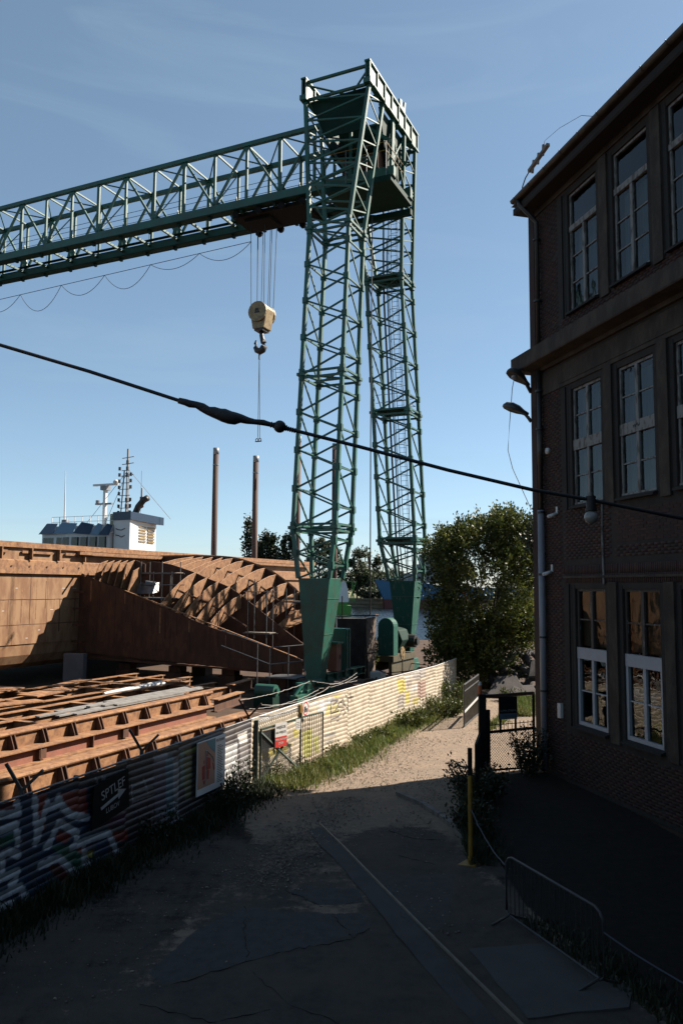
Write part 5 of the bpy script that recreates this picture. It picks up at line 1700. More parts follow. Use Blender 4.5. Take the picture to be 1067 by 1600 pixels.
# tyre and scrap heap
spots = [(8.9, 42.6, 1.15, .75, (.5, -.7, .3)), (9.4, 42.0, .7, .6, (-.2, -.6, .7)), (9.9, 42.4, 1.2, .6, (.4, -.2, .9)), (8.4, 41.6, .55, .55, (.1, -.3, .95)), (9.1, 41.3, .35, .55, (.3, -.5, .8)),
         (9.8, 41.4, .6, .5, (-.5, -.5, .6)), (9.5, 43.2, 1.6, .65, (.2, -.8, .5)), (10.2, 42.8, 1.7, .6, (.5, -.6, .4)), (8.2, 42.6, .6, .6, (.7, -.5, .4)), (8.8, 42.0, .9, .45, (-.3, -.8, .4)),
         (10.1, 41.7, .3, .6, (0, -.2, 1)), (9.2, 42.9, .45, .6, (.1, -.1, 1)), (10.4, 43.4, 1.2, .6, (.2, -.5, .8))]
for i, (x, y, z, R_, ax) in enumerate(spots):
    t = MB().ring((0, 0, 0), R_ * .72, R_ * .28, ax, 22, 8, .8).build("tyre", TYRE, smooth=True)
    t.location = (x, y, z)
    tag(t, ("large upright tyre at the middle of the heap under the tree", "tilted tyre in front of the middle of the tyre heap", "upright tyre at the right of the tyre heap, beside the pipe", "flat tyre at the front left of the tyre heap", "tyre lying flat low in the front of the tyre heap",
            "small tilted tyre at the front right of the tyre heap", "tyre at the top of the heap, behind the large upright one", "topmost tyre at the far right of the heap", "tyre leaning at the left end of the heap", "half hidden tyre just left of the large upright tyre",
            "flat tyre on the ground at the right foot of the heap", "flat tyre buried in the back of the heap", "rear tyre at the right back of the heap")[i], "tyre", "tyres heaped under the tree")
for i, (pts, lab) in enumerate((([(7.3, 40.6, .1), (9.3, 40.4, .12), (9.0, 41.6, .95), (8.0, 41.7, .9)], "grey bent rubber slab leaning at the front of the tyre heap, the widest one"),
                                ([(8.3, 40.2, .05), (9.9, 40.3, .1), (9.7, 41.1, .55), (8.7, 41.0, .5)], "grey rubber slab lying flat at the foot of the tyre heap"),
                                ([(9.6, 41.5, .9), (10.5, 41.2, 1.0), (10.4, 42.2, 1.75), (9.9, 42.2, 1.7)], "pale curved slab tilted on top of the tyre heap"))):
    tag(MB().prism(pts, (.03, -.08, .10)).build("rubber_slab", mat("grey_rubber", (.13, .11, .105), .9, (.07, .06, .055), .8, 2.5, bump=.4), bevel=.03), lab, "slab")


# ================================================================== BARGE HULL AND BOW BLOCK
hull = thing("barge_hull", "long rust brown barge hull on the slip with a railed bulwark", "hull", YO, -YAW)
hb = MB()
pro = [(-26, .9), (-17.4, .9), (-16.75, 1.0), (-16.35, 1.25), (-16.12, 1.7), (-16.04, 2.3), (-16.04, 7.5), (-26, 7.5)]
hb.prism([(u, -48, z) for u, z in pro], (0, 73.5, 0))
hb.build("shell", RUST, hull)
for r, (za, zb) in enumerate(((2.3, 3.35), (3.36, 4.7), (4.71, 6.05))):
    pl = MB().span((0, 0, za + .004), (.035, 2.385, zb - .006)).mesh("hull_plate", RUST)
    for k in range(24):
        v = -32 + k * 2.4 + (0 if r % 2 else .0)
        o = bpy.data.objects.new("hull_plate", pl)
        o.location = (-16.04 + random.uniform(0, .008), v, 0)
        link(o, hull)
MB().prism([(-16.0, -48, 6.06), (-15.86, -48, 6.1), (-15.90, -48, 6.80), (-16.04, -48, 6.86)], (0, 73.4, 0)).build("sheer_strake", RUST_L, hull)
MB().span((-16.25, -48, 7.5), (-15.9, 25.5, 7.80)).build("cap_rail", RUST_L, hull)
MB().span((-15.9, -5.9, 7.28), (-15.68, 24, 7.46)).build("rubbing_bar", RUST_L, hull)
for k in range(14):
    v = -32 + k * 2.05
    MB().span((-16.04, v, 6.86), (-15.78, v + .07, 7.5)).build("stanchion", RUST_L, hull)
for k in range(7):
    v = -26 + k * 3.2
    MB().span((-16.0, v, 7.2), (-15.92, v + 2.2, 7.34)).build("bulwark_bar", RUST_L, hull)
for k in range(5):
    MB().span((-16.0, -5.98, 2.2 + k * .95), (-15.2, -5.9, 2.3 + k * .95)).build("step_bracket", RUST_D, hull)
for k in range(14):
    v = -12.5 + k * .62 + random.uniform(-.2, .2)
    MB().span((-16.01, v, random.uniform(2.4, 4.2)), (-15.998, v + random.uniform(.02, .06), random.uniform(5.0, 6.0))).build("rust_run", RUST_D if k % 2 else RUST_L, hull)
for z_ in (3.35, 4.7):
    MB().wire([(-16.0, v, z_ + random.gauss(0, .006)) for v in np.arange(-31, 25, .35)], .018, 4).build("weld_bead", RUST_D, hull)
for k in range(8):
    v, z_ = -12 + k * .85, random.choice((2.6, 3.0, 4.1, 5.3))
    MB().span((-15.999, v, z_), (-15.994, v + random.uniform(.12, .3), z_ + .03)).build("chalk_mark", SIGNW, hull)
for k in range(22):
    v = -32 + k * 1.25
    MB().tube((-15.86, v, 6.5), (-15.845, v, 6.5), .05, 8).build("rivet_plate", RUST_D, hull)
bow = thing("bow_section", "curved rusty bow section with open ribs joined to the barge hull", "ship section", YO, -YAW)
TA = [(-1.2, 1.8), (-2.4, 2.17), (-6.74, 3.29), (-7.78, 3.61), (-9.46, 4.15), (-10.2, 4.41), (-12.67, 5.23), (-13.4, 5.42), (-14.2, 5.62), (-15.2, 5.95), (-16, 6.25)]
MB().prism([(-16, -5.5, 1.6), (-15.6, -5.5, 1.57), (-2.4, -5.5, 1.06), (-1.2, -5.5, 1.02)] + [(u, -5.5, z) for u, z in TA], (0, .05, 0)).build("face_plate", RUST_D, bow)
MB().prism([(-15.4, -5.545, 1.60), (-2.3, -5.545, 1.09), (-2.3, -5.545, 1.55), (-15.4, -5.545, 2.25)], (0, .04, 0)).build("doubler_strip", RUST_D, bow)
MB().bar((-1.5, -5.53, 1.9), (-12.6, -5.53, 5.2), .1, .05).build("edge_bar", RUST_L, bow)
for k in range(10):
    u = -14.6 + k * 1.3
    zt_ = np.interp(-u, [1.2, 2.4, 6.74, 10.2, 12.67, 13.9, 14.6, 16], [1.8, 2.17, 3.29, 4.41, 5.23, 5.5, 5.75, 6.2])
    MB().span((u - .012, -5.512, np.interp(u, [-16, -2.4], [2.3, 1.6])), (u + .012, -5.49, zt_ - .05)).build("weld_seam", RUST_D, bow)
for k in range(16):
    u = -15.2 + k * .8 + random.uniform(-.25, .25)
    zt_ = np.interp(-u, [1.2, 2.4, 6.74, 10.2, 12.67, 14.2, 16], [1.8, 2.17, 3.29, 4.41, 5.23, 5.6, 6.2]) - .15
    MB().span((u, -5.504, zt_ - random.uniform(.4, 1.6)), (u + random.uniform(.03, .12), -5.50, zt_)).build("rust_run", RUST_L if k % 3 == 0 else mat("dark_rust_run", (.10, .035, .014), .9), bow)
ZBf = lambda u: float(np.interp(u, [-16, -13.4, -12, -10.2, -9.46, -8.6, -7.8, -7, -5.6, -4, -2.2], [7.1, 7.0, 6.8, 6.29, 5.98, 5.73, 5.44, 4.98, 4.05, 3.0, 1.9]))
ZCf = lambda u: float(np.interp(u, [-16, -13, -11, -10.15, -9.39, -8.65, -7.85, -7.1, -6.27, -5.45, -4.6, -3.9, -3.4], [7.45, 7.45, 7.38, 7.29, 7.14, 6.91, 6.69, 6.32, 5.8, 5.21, 4.3, 3.2, 1.5]))
ZAf = lambda u: float(np.interp(u, [-12.67, -10.2, -6.74, -2.4], [5.23, 4.41, 3.29, 2.17]))
us = np.linspace(-13.4, -2.2, 24)
MB().prism([(-16, -2.07, 1.2), (-2.2, -2.07, 1.1)] + [(u, -2.07, ZBf(u)) for u in us[::-1]] + [(-16, -2.07, 6.3)], (0, .05, 0)).build("web_plate", RUST_D, bow)
us = np.linspace(-16, -3.4, 30)
MB().prism([(-16, 2, 1.2), (-3.4, 2, 1.1)] + [(u, 2, ZCf(u)) for u in us[::-1]], (0, .05, 0)).build("web_plate", RUST_D, bow)
MB().wire([(u, 2.02, ZCf(u) + .03) for u in us], .07, 5).build("web_flange", RUST_L, bow)
MB().prism([(-16, -5.4, 1.25), (-1.5, -5.4, 1.0), (-3.4, 2, 1.05), (-16, 2, 1.25)], (0, 0, .1)).build("bottom_plate", RUST_D, bow)


def frame_plate(u, vz, dep, name="frame"):
    top = [V(u, v, z) for v, z in vz]
    bot = []
    for i, p in enumerate(top):
        a, b_ = top[max(0, i - 1)], top[min(len(top) - 1, i + 1)]
        t = (b_ - a).normalized()
        nrm = V(0, t.z, -t.y)
        if nrm.z > 0:
            nrm = -nrm
        bot.append(p + nrm * dep)
    MB().prism(top + bot[::-1], (.035, 0, 0)).build(name, RUST_L, bow)
    MB().wire([p + V(.02, 0, .01) for p in top], .035, 4).build("frame_flange", RUST_L, bow)


for k in range(9):
    u = -10.2 + k * .8
    za, zb, zc = ZAf(u), ZBf(u), ZCf(u)
    if k < 5:
        frame_plate(u, [(-5.44, za), (-4.6, za + (zb - za) * .36), (-3.7, za + (zb - za) * .66), (-2.9, za + (zb - za) * .87), (-2.08, zb)], .72)
    if zc > zb and k < 8:
        frame_plate(u, [(-2.0, zb - .1), (-.9, zb + (zc - zb) * .38), (.2, zb + (zc - zb) * .68), (1.1, zb + (zc - zb) * .87), (1.98, zc - .04)], .66)
for k in range(4):
    u = -13.2 + k * .75
    frame_plate(u, [(-2.0, ZBf(u) - .2), (0, (ZBf(u) + ZCf(u)) / 2 - .05), (1.95, ZCf(u) - .05)], .45)
for k in range(6):
    u = -15.0 + k * .5
    frame_plate(u, [(-5.44, np.interp(u, [-15, -14.6, -13.9, -13.3, -12.6], [5.9, 5.75, 5.6, 5.4, 5.2])), (-5.0, 6.75 if k < 5 else 6.3), (-4.3, 6.95 if k < 5 else 6.6)], .75 if k % 2 else .45, "small_frame")
MB().prism([(-15.3, -4.3, 5.2), (-12.2, -4.3, 4.9), (-12.2, -4.3, 6.75), (-12.9, -4.3, 6.98), (-15.3, -4.3, 6.98)], (0, .05, 0)).build("small_web", RUST_D, bow)
for vv in (-3.9, .1):
    MB().wire([(u, vv, (ZAf(u) * .38 + ZBf(u) * .62 if vv < -2 else ZBf(u) * .35 + ZCf(u) * .65) - .3) for u in np.linspace(-10.3, -5.5, 8)], .06, 4).build("stringer", RUST_D, bow)
MB().prism([(-5.4, 1.2, 4.2), (-3.6, .2, 3.6), (-4.6, -1.9, 2.9)], (.03, 0, .04)).build("loose_plate", RUST_L, bow)
MB().prism([(-4.5, 1.6, 3.2), (-3.0, .9, 2.4), (-3.6, -1.0, 2.0)], (.03, 0, .04)).build("loose_plate", RUST_L, bow)
# supports and the grey pillar
pb = tag(MB().box((0, 0, .86), (1.15, .5, 1.72)).build("concrete_pillar", mat("pale_grey_block", (.26, .25, .27), .9, (.2, .19, .2), .6, 1.5), bevel=.02), "plain grey concrete block standing under the left end of the bow section", "block")
pb.location = (-14.7, 44.8, 0)
pb.rotation_euler = (0, 0, -.1)
for k, (u, v) in enumerate(((-13, -4.6), (-9.5, -4.6), (-6, -4.6), (-3, -4.4), (-11, 0), (-5, 0))):
    o = tag(MB().box((0, 0, .35), (1.0, .8, .7)).box((0, 0, .88), (.8, .6, .32)).build("keel_block", RUST_D), "squat dark support block under the bow section, " + ("first from the left in front", "second from the left in front", "third from the left in front", "last on the right in front", "left one at the back", "right one at the back")[k], "block", "keel blocks under the bow section")
    o.location = Y3(u, v, 0)
    o.rotation_euler = (0, 0, -YAW)
# scaffolds
for nm, lab, us_, v0, v1, z0, z1, lv in (("scaffold", "grey tube scaffold standing in the dark hollow at the left of the open ribs", (-12.4, -11.5, -10.9, -10.2), -4.4, -3.6, 1.2, 6.9, (3.9, 4.75, 5.55, 6.2)),
                                        ("scaffold", "grey tube scaffold rising through the middle of the open ribs", (-5.6, -4.4), -3.6, -2.9, 1.1, 5.9, (2.0, 2.9, 5.2)),
                                        ("scaffold", "tall grey tube scaffold against the right end of the open ribs", (-4.6, -3.2), -1.0, .0, 1.1, 5.4, (2.3, 4.6))):
    s_ = thing(nm, lab, "scaffold", YO, -YAW)
    for i, u in enumerate(us_):
        rod("standard", (u, v0, z0), (u, v0, z1 - (i % 2) * .6), .055, GALV, s_, rnd=True)
        rod("standard", (u, v1, z0), (u, v1, z1 - (i % 3) * .4), .055, GALV, s_, rnd=True)
    for z_ in lv:
        rod("ledger", (us_[0] - .3, v0, z_), (us_[-1] + .3, v0, z_), .05, GALV, s_, rnd=True)
        rod("ledger", (us_[0] - .3, v1, z_), (us_[-1] + .3, v1, z_), .05, GALV, s_, rnd=True)
    for z_ in lv[1::2]:
        MB().span((us_[0] - .2, v0, z_ + .03), (us_[-1] + .2, v1, z_ + .07)).build("deck_board", TIMBER, s_)
sh_ = tag(MB().prism([(-12.7, -4.6, 5.0), (-11.4, -4.6, 5.05), (-11.6, -4.3, 5.6), (-12.5, -4.3, 5.7), (-12.8, -4.4, 5.4)], (.05, .5, .1)).build("tarpaulin", GALV), "crumpled grey sheet lying on the scaffold by the ribs", "sheet")
sh_.location = YO
sh_.rotation_euler = (0, 0, -YAW)
hr = thing("stair_rail", "grey tube handrail beside the foot of the nearer crane tower", "railing", YO, -YAW)
for u, v, z_ in ((-2.0, -7.4, 2.55), (-1.4, -6.6, 2.5), (-.8, -6.0, 2.6), (-3.0, -6.9, 2.7)):
    rod("post", (u, v, 0), (u, v, z_), .06, GALV, hr, rnd=True)
for z_ in (1.7, 2.5):
    rod("rail", (-2.0, -7.4, z_), (-.8, -6.0, z_ + .1), .05, GALV, hr, rnd=True)
    rod("rail", (-2.0, -7.4, z_), (-5.6, -6.2, z_ + .7), .05, GALV, hr, rnd=True)
MB().span((-2.2, -7.5, 1.05), (-.5, -5.8, 1.1)).build("landing", GALV, hr)


# ================================================================== STEEL STOCK BEHIND THE FENCE
def stock(name, lab, cat="steel beam", group=None):
    return thing(name, lab, cat, YO, -YAW, group)


def deep_beam(lab, u, v0, v1, zb, h, wid, m_, br, off=.0, du=0.0):
    """flanged girder on its side: web, flanges and knee brackets that throw slanting shadows"""
    b = stock("steel_girder", lab)
    L_ = v1 - v0
    MB().span((u - .02, v0, zb + .03), (u + .02, v1, zb + h - .04)).build("web", m_, b)
    MB().span((u - wid, v0 - .05, zb + h - .04), (u + .06, v1, zb + h)).build("top_flange", m_, b, bevel=.008)
    MB().tube((u + .05, v0 - .05, zb + h - .03), (u + .05, v1, zb + h - .03), .055, 8).build("rounded_edge", m_, b)
    MB().span((u - .05, v0, zb - .01), (u + .33, v1, zb + .03)).build("bottom_flange", m_, b, bevel=.008)
    k = v0 + off
    while k < v1 - .3:
        if random.random() > .04:
            MB().prism([(u + .02, k, zb + .03), (u + .30, k, zb + .03), (u + .28, k, zb + .12), (u + .14, k, zb + h - .06), (u + .02, k, zb + h - .05)], (0, .03, 0)).build("bracket", RUST_D, b)
            MB().prism([(u + .02, k + .15, zb + .03), (u + .30, k + .15, zb + .03), (u + .14, k + .15, zb + h - .06), (u + .02, k + .15, zb + h - .05)], (0, .03, 0)).build("bracket", RUST_D, b)
        k += br
    return b


deep_beam("nearest long rusty girder with knee brackets just behind the graffiti fence", 2.95, -34, -17.4, .55, .55, .40, RUST_L, 1.18, .3)
deep_beam("second bracketed rusty girder in the stock row, behind the pink beam", -1.38, -33, -13.4, .60, .50, .36, RUST_L, 1.25, .1)
ib = stock("steel_beam", "pinkish red painted I beam lying between the two bracketed girders")
MB().span((.05, -34, .5), (.09, -15.9, .86)).build("web", RUST_P, ib)
MB().span((-.1, -34, .86), (.24, -15.6, .90)).build("top_flange", RUST_L, ib, bevel=.006)
MB().span((-.1, -34, .44), (.32, -15.6, .50)).build("bottom_flange", RUST_L, ib, bevel=.006)
for k in range(7):
    v = -33 + k * 2.15
    MB().span((.09, v, .5), (.22, v + .04, .86)).build("stiffener", RUST_D, ib)
for k in range(4):
    v = -31.5 + k * 3.6
    MB().box((.16, v, .68), (.1, .26, .26)).build("bolt_plate", RUST_D, ib)
for i, (u, v0, v1, zb, w, lab) in enumerate(((1.9, -33, -17.3, .5, .12, "thin dark channel lying in the gap behind the nearest girder"), (1.1, -32, -20.5, .45, .18, "narrow rusty flat bar in front of the pinkish beam"), (-2.0, -31, -17, .7, .12, "thin rusty bar behind the second bracketed girder"))):
    b = stock("steel_channel", lab)
    MB().span((u - w, v0, zb), (u + w, v1, zb + .03)).span((u + w - .02, v0, zb + .03), (u + w, v1, zb + .16)).build("channel", RUST_D if i == 0 else RUST_L, b)
# grillage of open frames
for j, (u0, u1, v0, v1, z_, nl, nc, lab) in enumerate(((-5.2, -2.4, -31, -9.5, .92, 3, 10, "open rusty frame of crossing flats in the middle of the steel stock"), (-9.2, -5.9, -28, -8.5, .98, 3, 9, "open rusty frame of crossing flats at the back of the steel stock"))):
    f_ = stock("beam_grid", lab, "steel frame")
    for i in range(nl):
        u = u0 + (u1 - u0) * i / (nl - 1)
        MB().span((u - .02, v0, z_ - .34), (u + .02, v1, z_)).span((u - .14, v0, z_), (u + .14, v1, z_ + .03)).build("long_member", RUST_L, f_)
    for k in range(nc):
        v = v0 + (v1 - v0) * (k + .3) / nc + random.uniform(-.25, .25)
        MB().span((u0, v - .015, z_ - .32), (u1, v + .015, z_ - .01)).span((u0 + .15, v - .11, z_ + .002), (u1 - .15, v + .11, z_ + .028)).build("cross_member", RUST_L if k % 3 else RUST, f_)
for k in range(9):
    o = tag(MB().box((0, 0, 0), (.20, random.uniform(4.5, 7), .045)).build("timber_plank", mat("silver_timber", (.42, .40, .38), .9, (.26, .24, .22), .8, 3, bump=.2)),
            ("first", "second", "third", "fourth", "fifth", "sixth", "seventh", "eighth", "ninth")[k] + " silver grey plank back from the second bracketed girder", "plank", "grey planks on the steel stock")
    o.location = Y3(-1.95 - (k % 5) * .26, -17.6 + random.uniform(-1.0, 1.2) + (k // 5) * .8, 1.13 + (k // 5) * .06)
    o.rotation_euler = (0, random.uniform(-.03, .03), -YAW + random.uniform(-.03, .03))
for k in range(3):
    o = tag(MB().tube((0, -2.0, 0), (0, 2.0, 0), .06, 10).build("white_pipe", SIGNW), ("front one of the white pipes lying on the back steel frame", "middle one of the white pipes lying on the back steel frame", "rear one of the white pipes lying on the back steel frame")[k], "pipe", "white pipes on the steel stock")
    o.location = Y3(-4.75 - k * .14, -14.1 + k * .2, 1.12)
    o.rotation_euler = (0, 0, -YAW + .05 * k)
for k, (u, v, a, w, l, lab) in enumerate(((-7.2, -16.6, .25, .9, 3.2, "broad rusty plate lying on the back frame"), (-8.3, -14.2, .1, .7, 2.2, "pale rusty plate at the back of the steel stock"), (-6.1, -20.0, -.1, .6, 3.4, "long rusty plate resting on the steel frames at left"),
                                          (-9.0, -18.4, .2, 1.2, 4.0, "rusty plate at the far left of the steel stock"), (-5.0, -10.8, .3, .5, 1.6, "short rusty plate at the far end of the stock"))):
    o = tag(MB().box((0, 0, 0), (w, l, .05)).build("steel_plate", RUST_L, bevel=.004), lab, "plate")
    o.location = Y3(u, v, 1.10 + .05 * (k % 2))
    o.rotation_euler = (random.uniform(-.03, .03), random.uniform(-.03, .06), -YAW + a)
for k, (u, v, lab) in enumerate(((-2.4, -9.4, "short rusty beam end tilted at the far end of the stock"), (-.3, -13.8, "short rusty offcut beam behind the barbed wire"))):
    b = thing("beam_offcut", lab, "steel beam", Y3(u, v, 0), -YAW + .15)
    MB().span((-.18, -1.3, 1.02), (.18, 1.3, 1.06)).build("top_flange", RUST_L, b)
    MB().span((-.02, -1.3, .6), (.02, 1.3, 1.02)).build("web", RUST_D, b)
    MB().span((-.14, -1.3, .56), (.14, 1.3, .6)).build("bottom_flange", RUST_D, b)
for k, (u, v) in enumerate(((2.2, -30), (2.2, -24), (2.2, -18.5), (-2.6, -28), (-2.6, -22), (-2.6, -15), (-6.5, -25), (-6.5, -18), (-6.5, -11))):
    o = tag(MB().box((0, 0, .2), (4.6, .3, .4)).build("timber_bearer", BARK), "dark bearer beam on the ground under the " + ("front girders", "second girder", "back frames")[k // 3] + ", " + ("left", "middle", "right")[k % 3] + " one of three", "bearer", "bearers under the steel stock")
    o.location = Y3(u - 1.2, v, 0.0)
    o.rotation_euler = (0, 0, -YAW)
mo = thing("green_motor", "small green winch motor behind the top of the gate", "motor", Y3(-.9, -9.6, 0), -YAW)
MB().tube((-.5, 0, .75), (.5, 0, .75), .28, 14).tube((.5, 0, .75), (.62, 0, .75), .14, 10).build("housing", GREEN, mo, smooth=False)
MB().span((-.5, -.3, 0), (.5, .3, .5)).build("base", GREEN_D, mo)
mo2 = thing("rail_clamp", "green rail clamp with rods at the foot of the nearer tower", "clamp", Y3(.25, -8.6, 0), -YAW)
MB().span((-.2, -.5, .1), (.2, .5, .5)).bar((0, -.4, .5), (.1, .3, 1.0), .09).bar((0, .4, .4), (.05, .9, 1.1), .07).build("clamp_arm", GREEN, mo2)
MB().ring((0, .2, .75), .16, .05, (1, 0, 0), 14, 6).build("ring", GREEN, mo2)
rr = thing("crane_rail", "steel crane rail running under the green tower feet", "rail", YO, -YAW)
MB().span((-.05, -9, 0), (.05, 38, .12)).build("rail_head", RAILM, rr)
# sheeted store and rubble by the rail
sc_ = thing("sheeted_cage", "tall cage wrapped in black sheeting between the crane towers", "cage", YO, -YAW)
MB().span((-1.2, -1.3, .5), (.50, .05, 3.75)).build("sheeting", NET, sc_)
MB().prism([(.51, -1.2, 1.9), (.51, .1, 1.9), (.51, .15, 3.85), (.51, -1.25, 3.8)], (.05, 0, 0)).build("torn_side_sheet", NETL, sc_)
MB().prism([(.52, -1.0, .6), (.52, 0, .6), (.52, 0, 1.75), (.52, -1.1, 1.8)], (.05, 0, 0)).build("torn_side_sheet", NETL, sc_)
for p, q in (((-1.5, -1.4, 3.86), (.8, -1.3, 3.98)), ((.55, -1.5, 3.9), (.55, .5, 3.95)), ((-1.4, .1, 3.85), (.7, .1, 3.9)), ((-.9, -1.3, 3.7), (-.9, -1.3, 5.0))):
    rod("frame_tube", p, q, .06, RUST_D, sc_, rnd=True)
cr_ = thing("rubble_block", "white painted broken concrete block by the crane rail", "block", Y3(1.2, -1.2, 0), -YAW)
MB().span((-.3, -.4, 0), (.3, .5, .95)).build("block", SIGNW, cr_, bevel=.05)
dl = thing("disc_marker", "pale oval disc on a thin stem in front of the drum guards", "marker", Y3(1.6, 1.6, 0), -YAW)
rod("stem", (0, 0, 0), (0, 0, 1.4), .05, STEEL, dl)
MB().tube((.03, 0, 1.75), (-.03, 0, 1.75), .36, 18).build("disc", CREAM, dl)
for k in range(7):
    u, v = random.uniform(1.2, 2.8), -5 + k * 1.7
    d_ = V(random.uniform(-1, 1), random.uniform(-1, 1), random.uniform(-.1, .35)) * .9
    o = MB().bar(-d_, d_, .07, .05).build("scrap_bar", STEEL if k % 2 else RUST_D)
    o.location = Y3(u, v, random.uniform(.5, 1.2))
    tag(o, ("first", "second", "third", "fourth", "fifth", "sixth", "seventh")[k] + " scrap bar from the left in the tangle behind the pale fence", "bar", "scrap bars tangled beside the crane rail")
rbm = MB()
for k in range(40):
    rbm.ball(Y3(random.uniform(.8, 2.8), random.uniform(-6, 9), random.uniform(.1, .35)), random.uniform(.15, .5), 7, 5, (1, random.uniform(.6, 1.2), random.uniform(.5, .8)))
tag(rbm.build("rubble", YARD), kind='stuff')
ngon("earth_bank", [tuple(Y3(u, v).to_2d()) for u, v in ((3.0, 3), (4.6, 0), (5.6, 4), (6.5, 14), (3, 26), (0.5, 20), (1.2, 8))], .35, YARD, jag=.15, thick=.4)


# ================================================================== BACKGROUND
# tug or supply ship beyond the barge
ws = thing("white_ship", "white ship upperworks with blue roof edge showing above the barge rail", "ship", (-21.0, 75, -1.55), -YAW)
MB().prism([(-10, -3, 0), (4.2, -3, 0), (5.5, 3, 0), (4.2, 20, 0), (-10, 20, 0), (-11, 6, 0)], (0, 0, 4.6)).build("hull", NAVY, ws)
MB().span((-9.2, -1.5, 4.6), (4.0, 14, 8.0)).build("deckhouse", WHITE, ws)
ft_ = MB().prism([(.3, -1.0, 8.0), (2.15, -1.0, 8.0), (2.05, 3.0, 8.0), (.3, 3.0, 8.0)], (0, 0, 5.1))
fun = ft_.build("funnel", WHITE, ws, bevel=.03)
MB().prism([(.2, -1.1, 13.1), (2.3, -1.1, 13.1), (2.7, 3.3, 12.85), (.2, 3.1, 13.1)], (0, 0, .75)).build("funnel_top", NAVY, fun)
for y0 in (.35, 1.65):
    for i in range(6):
        MB().span((2.09, y0, 11.1 + i * .27), (2.17, y0 + 1.0, 11.24 + i * .27)).build("louvre", CREAM, fun)
MB().wire([(.55, -1.02, 12.3), (.8, -1.02, 12.2), (1.2, -1.02, 12.15), (1.6, -1.02, 12.3)], .04, 4).wire([(.55, -1.02, 11.7), (.9, -1.02, 11.65), (1.2, -1.02, 11.5), (1.6, -1.02, 11.65)], .04, 4).build("emblem", ROPE, fun)
text("lettering", "CO", .75, ROPE, fun, frame_matrix((2.2, 1.9, 9.3), (0, 1, 0), (0, 0, 1)))
MB().wire([(1.3, .6, 13.6), (1.6, .8, 14.5), (2.1, .9, 15.1), (2.6, .9, 15.3)], .30, 10).build("exhaust_pipe", STEEL, fun, smooth=True)
wh = MB().prism([(-8.2, -1.3, 8.0), (-4.5, -1.9, 8.0), (.1, -1.4, 8.0), (.1, 4.0, 8.0), (-8.2, 4.0, 8.0)], (0, 0, 3.9))
whs = wh.build("wheelhouse", WHITE, ws)
for a, c, m_ in (((-8.4, -1.6, 11.9), (-5.9, -2.25, 11.9), NAVY), ((-5.9, -2.25, 11.9), (-3.6, -2.1, 11.9), PALEBLUE), ((-3.6, -2.1, 11.9), (-1.8, -1.9, 11.75), NAVY), ((-1.8, -1.9, 11.75), (-.8, -1.8, 11.7), PALEBLUE), ((-.8, -1.8, 11.7), (.25, -1.7, 11.65), NAVY)):
    a, c = Vector(a), Vector(c)
    MB().prism([a, c, c + V(.0, .5, .95), a + V(.5, .5, 1.05)], (0, .1, .05)).build("roof_visor", m_, whs)
MB().span((-8.3, -1.3, 11.9), (.2, 4.1, 12.0)).span((-7.8, -.8, 12.0), (.0, 4.0, 12.7)).build("roof", WHITE, whs)
for i, x in enumerate((-7.9, -7.1, -5.9, -5.0, -3.9, -2.9, -1.9, -.9)):
    yy = np.interp(x, [-8.2, -4.5, .1], [-1.3, -1.9, -1.4])
    MB().span((x, yy - .12, 10.5), (x + .72, yy + .1, 11.55)).build("window", GLASS, whs)
    MB().span((x + .02, yy - .1, 10.52), (x + .70, yy + .08, 11.53)).build("window_dark", DARK, whs)
for k in range(9):
    x = -7.5 + k * .95
    rod("rail_post", (x, -.8, 12.7), (x, -.8, 13.6), .05, WHITE, whs)
for z_ in (13.1, 13.6):
    rod("roof_rail", (-7.5, -.8, z_), (.1, -.8, z_), .04, WHITE, whs)
ms_ = thing("ship_mast", "slim lattice signal mast with lamps on the white ship", "mast", Vector((-21, 75, -1.6)) + NV * .35 + TV * .5, -YAW)
for dx, dy in ((-.35, -.3), (.35, -.3), (0, .4)):
    rod("mast_leg", (dx, dy, 13.2), (dx * .5, dy * .5, 18.0), .09, SHIPGREY, ms_)
rod("mast_pole", (.1, 0, 13.2), (.1, 0, 20.1), .16, SHIPGREY, ms_)
for k in range(9):
    z_ = 13.8 + k * .6
    rod("yard_arm", (-.7 + .04 * k, -.2, z_), (.75 - .04 * k, -.2, z_), .06, SHIPGREY, ms_)
    for dx in (-.65, .7, .25):
        if random.random() < .8:
            MB().tube((dx, -.25, z_ + .03), (dx, -.25, z_ + .35), .12, 8).build("signal_lamp", STEEL, ms_)
for z_ in (17.5, 18.6, 19.2):
    rod("spreader", (-.5, -.1, z_), (.9, -.1, z_ + .1), .06, SHIPGREY, ms_)
for p, q in (((.1, 0, 18.0), (-6.0, 1, 12.8)), ((.1, 0, 18.0), (-2.5, 0, 12.8)), ((.1, 0, 18.2), (3.0, 3.0, 13.5))):
    rod("stay", p, q, .03, ROPE, ms_)
MB().ball((-1.1, -.2, 16.9), .28, 10, 6).build("radome", WHITE, ms_)
rm = thing("radar_mast", "short white radar mast with a turning bar on the wheelhouse roof", "mast", Vector((-21, 75, -1.6)) + NV * -2.6 + TV * 1.0, -YAW)
rod("pole", (0, 0, 12.6), (0, 0, 16.4), .3, WHITE, rm)
MB().span((-1.5, -.1, 16.75), (1.5, .1, 16.95)).build("radar_bar", WHITE, rm)
MB().span((-.35, -.35, 16.3), (.35, .35, 16.75)).build("radar_motor", SHIPGREY, rm)
MB().span((-1.1, -.15, 14.9), (.9, .15, 15.05)).tube((-.9, 0, 15.0), (-.9, 0, 15.35), .2, 8).build("platform", SHIPGREY, rm)
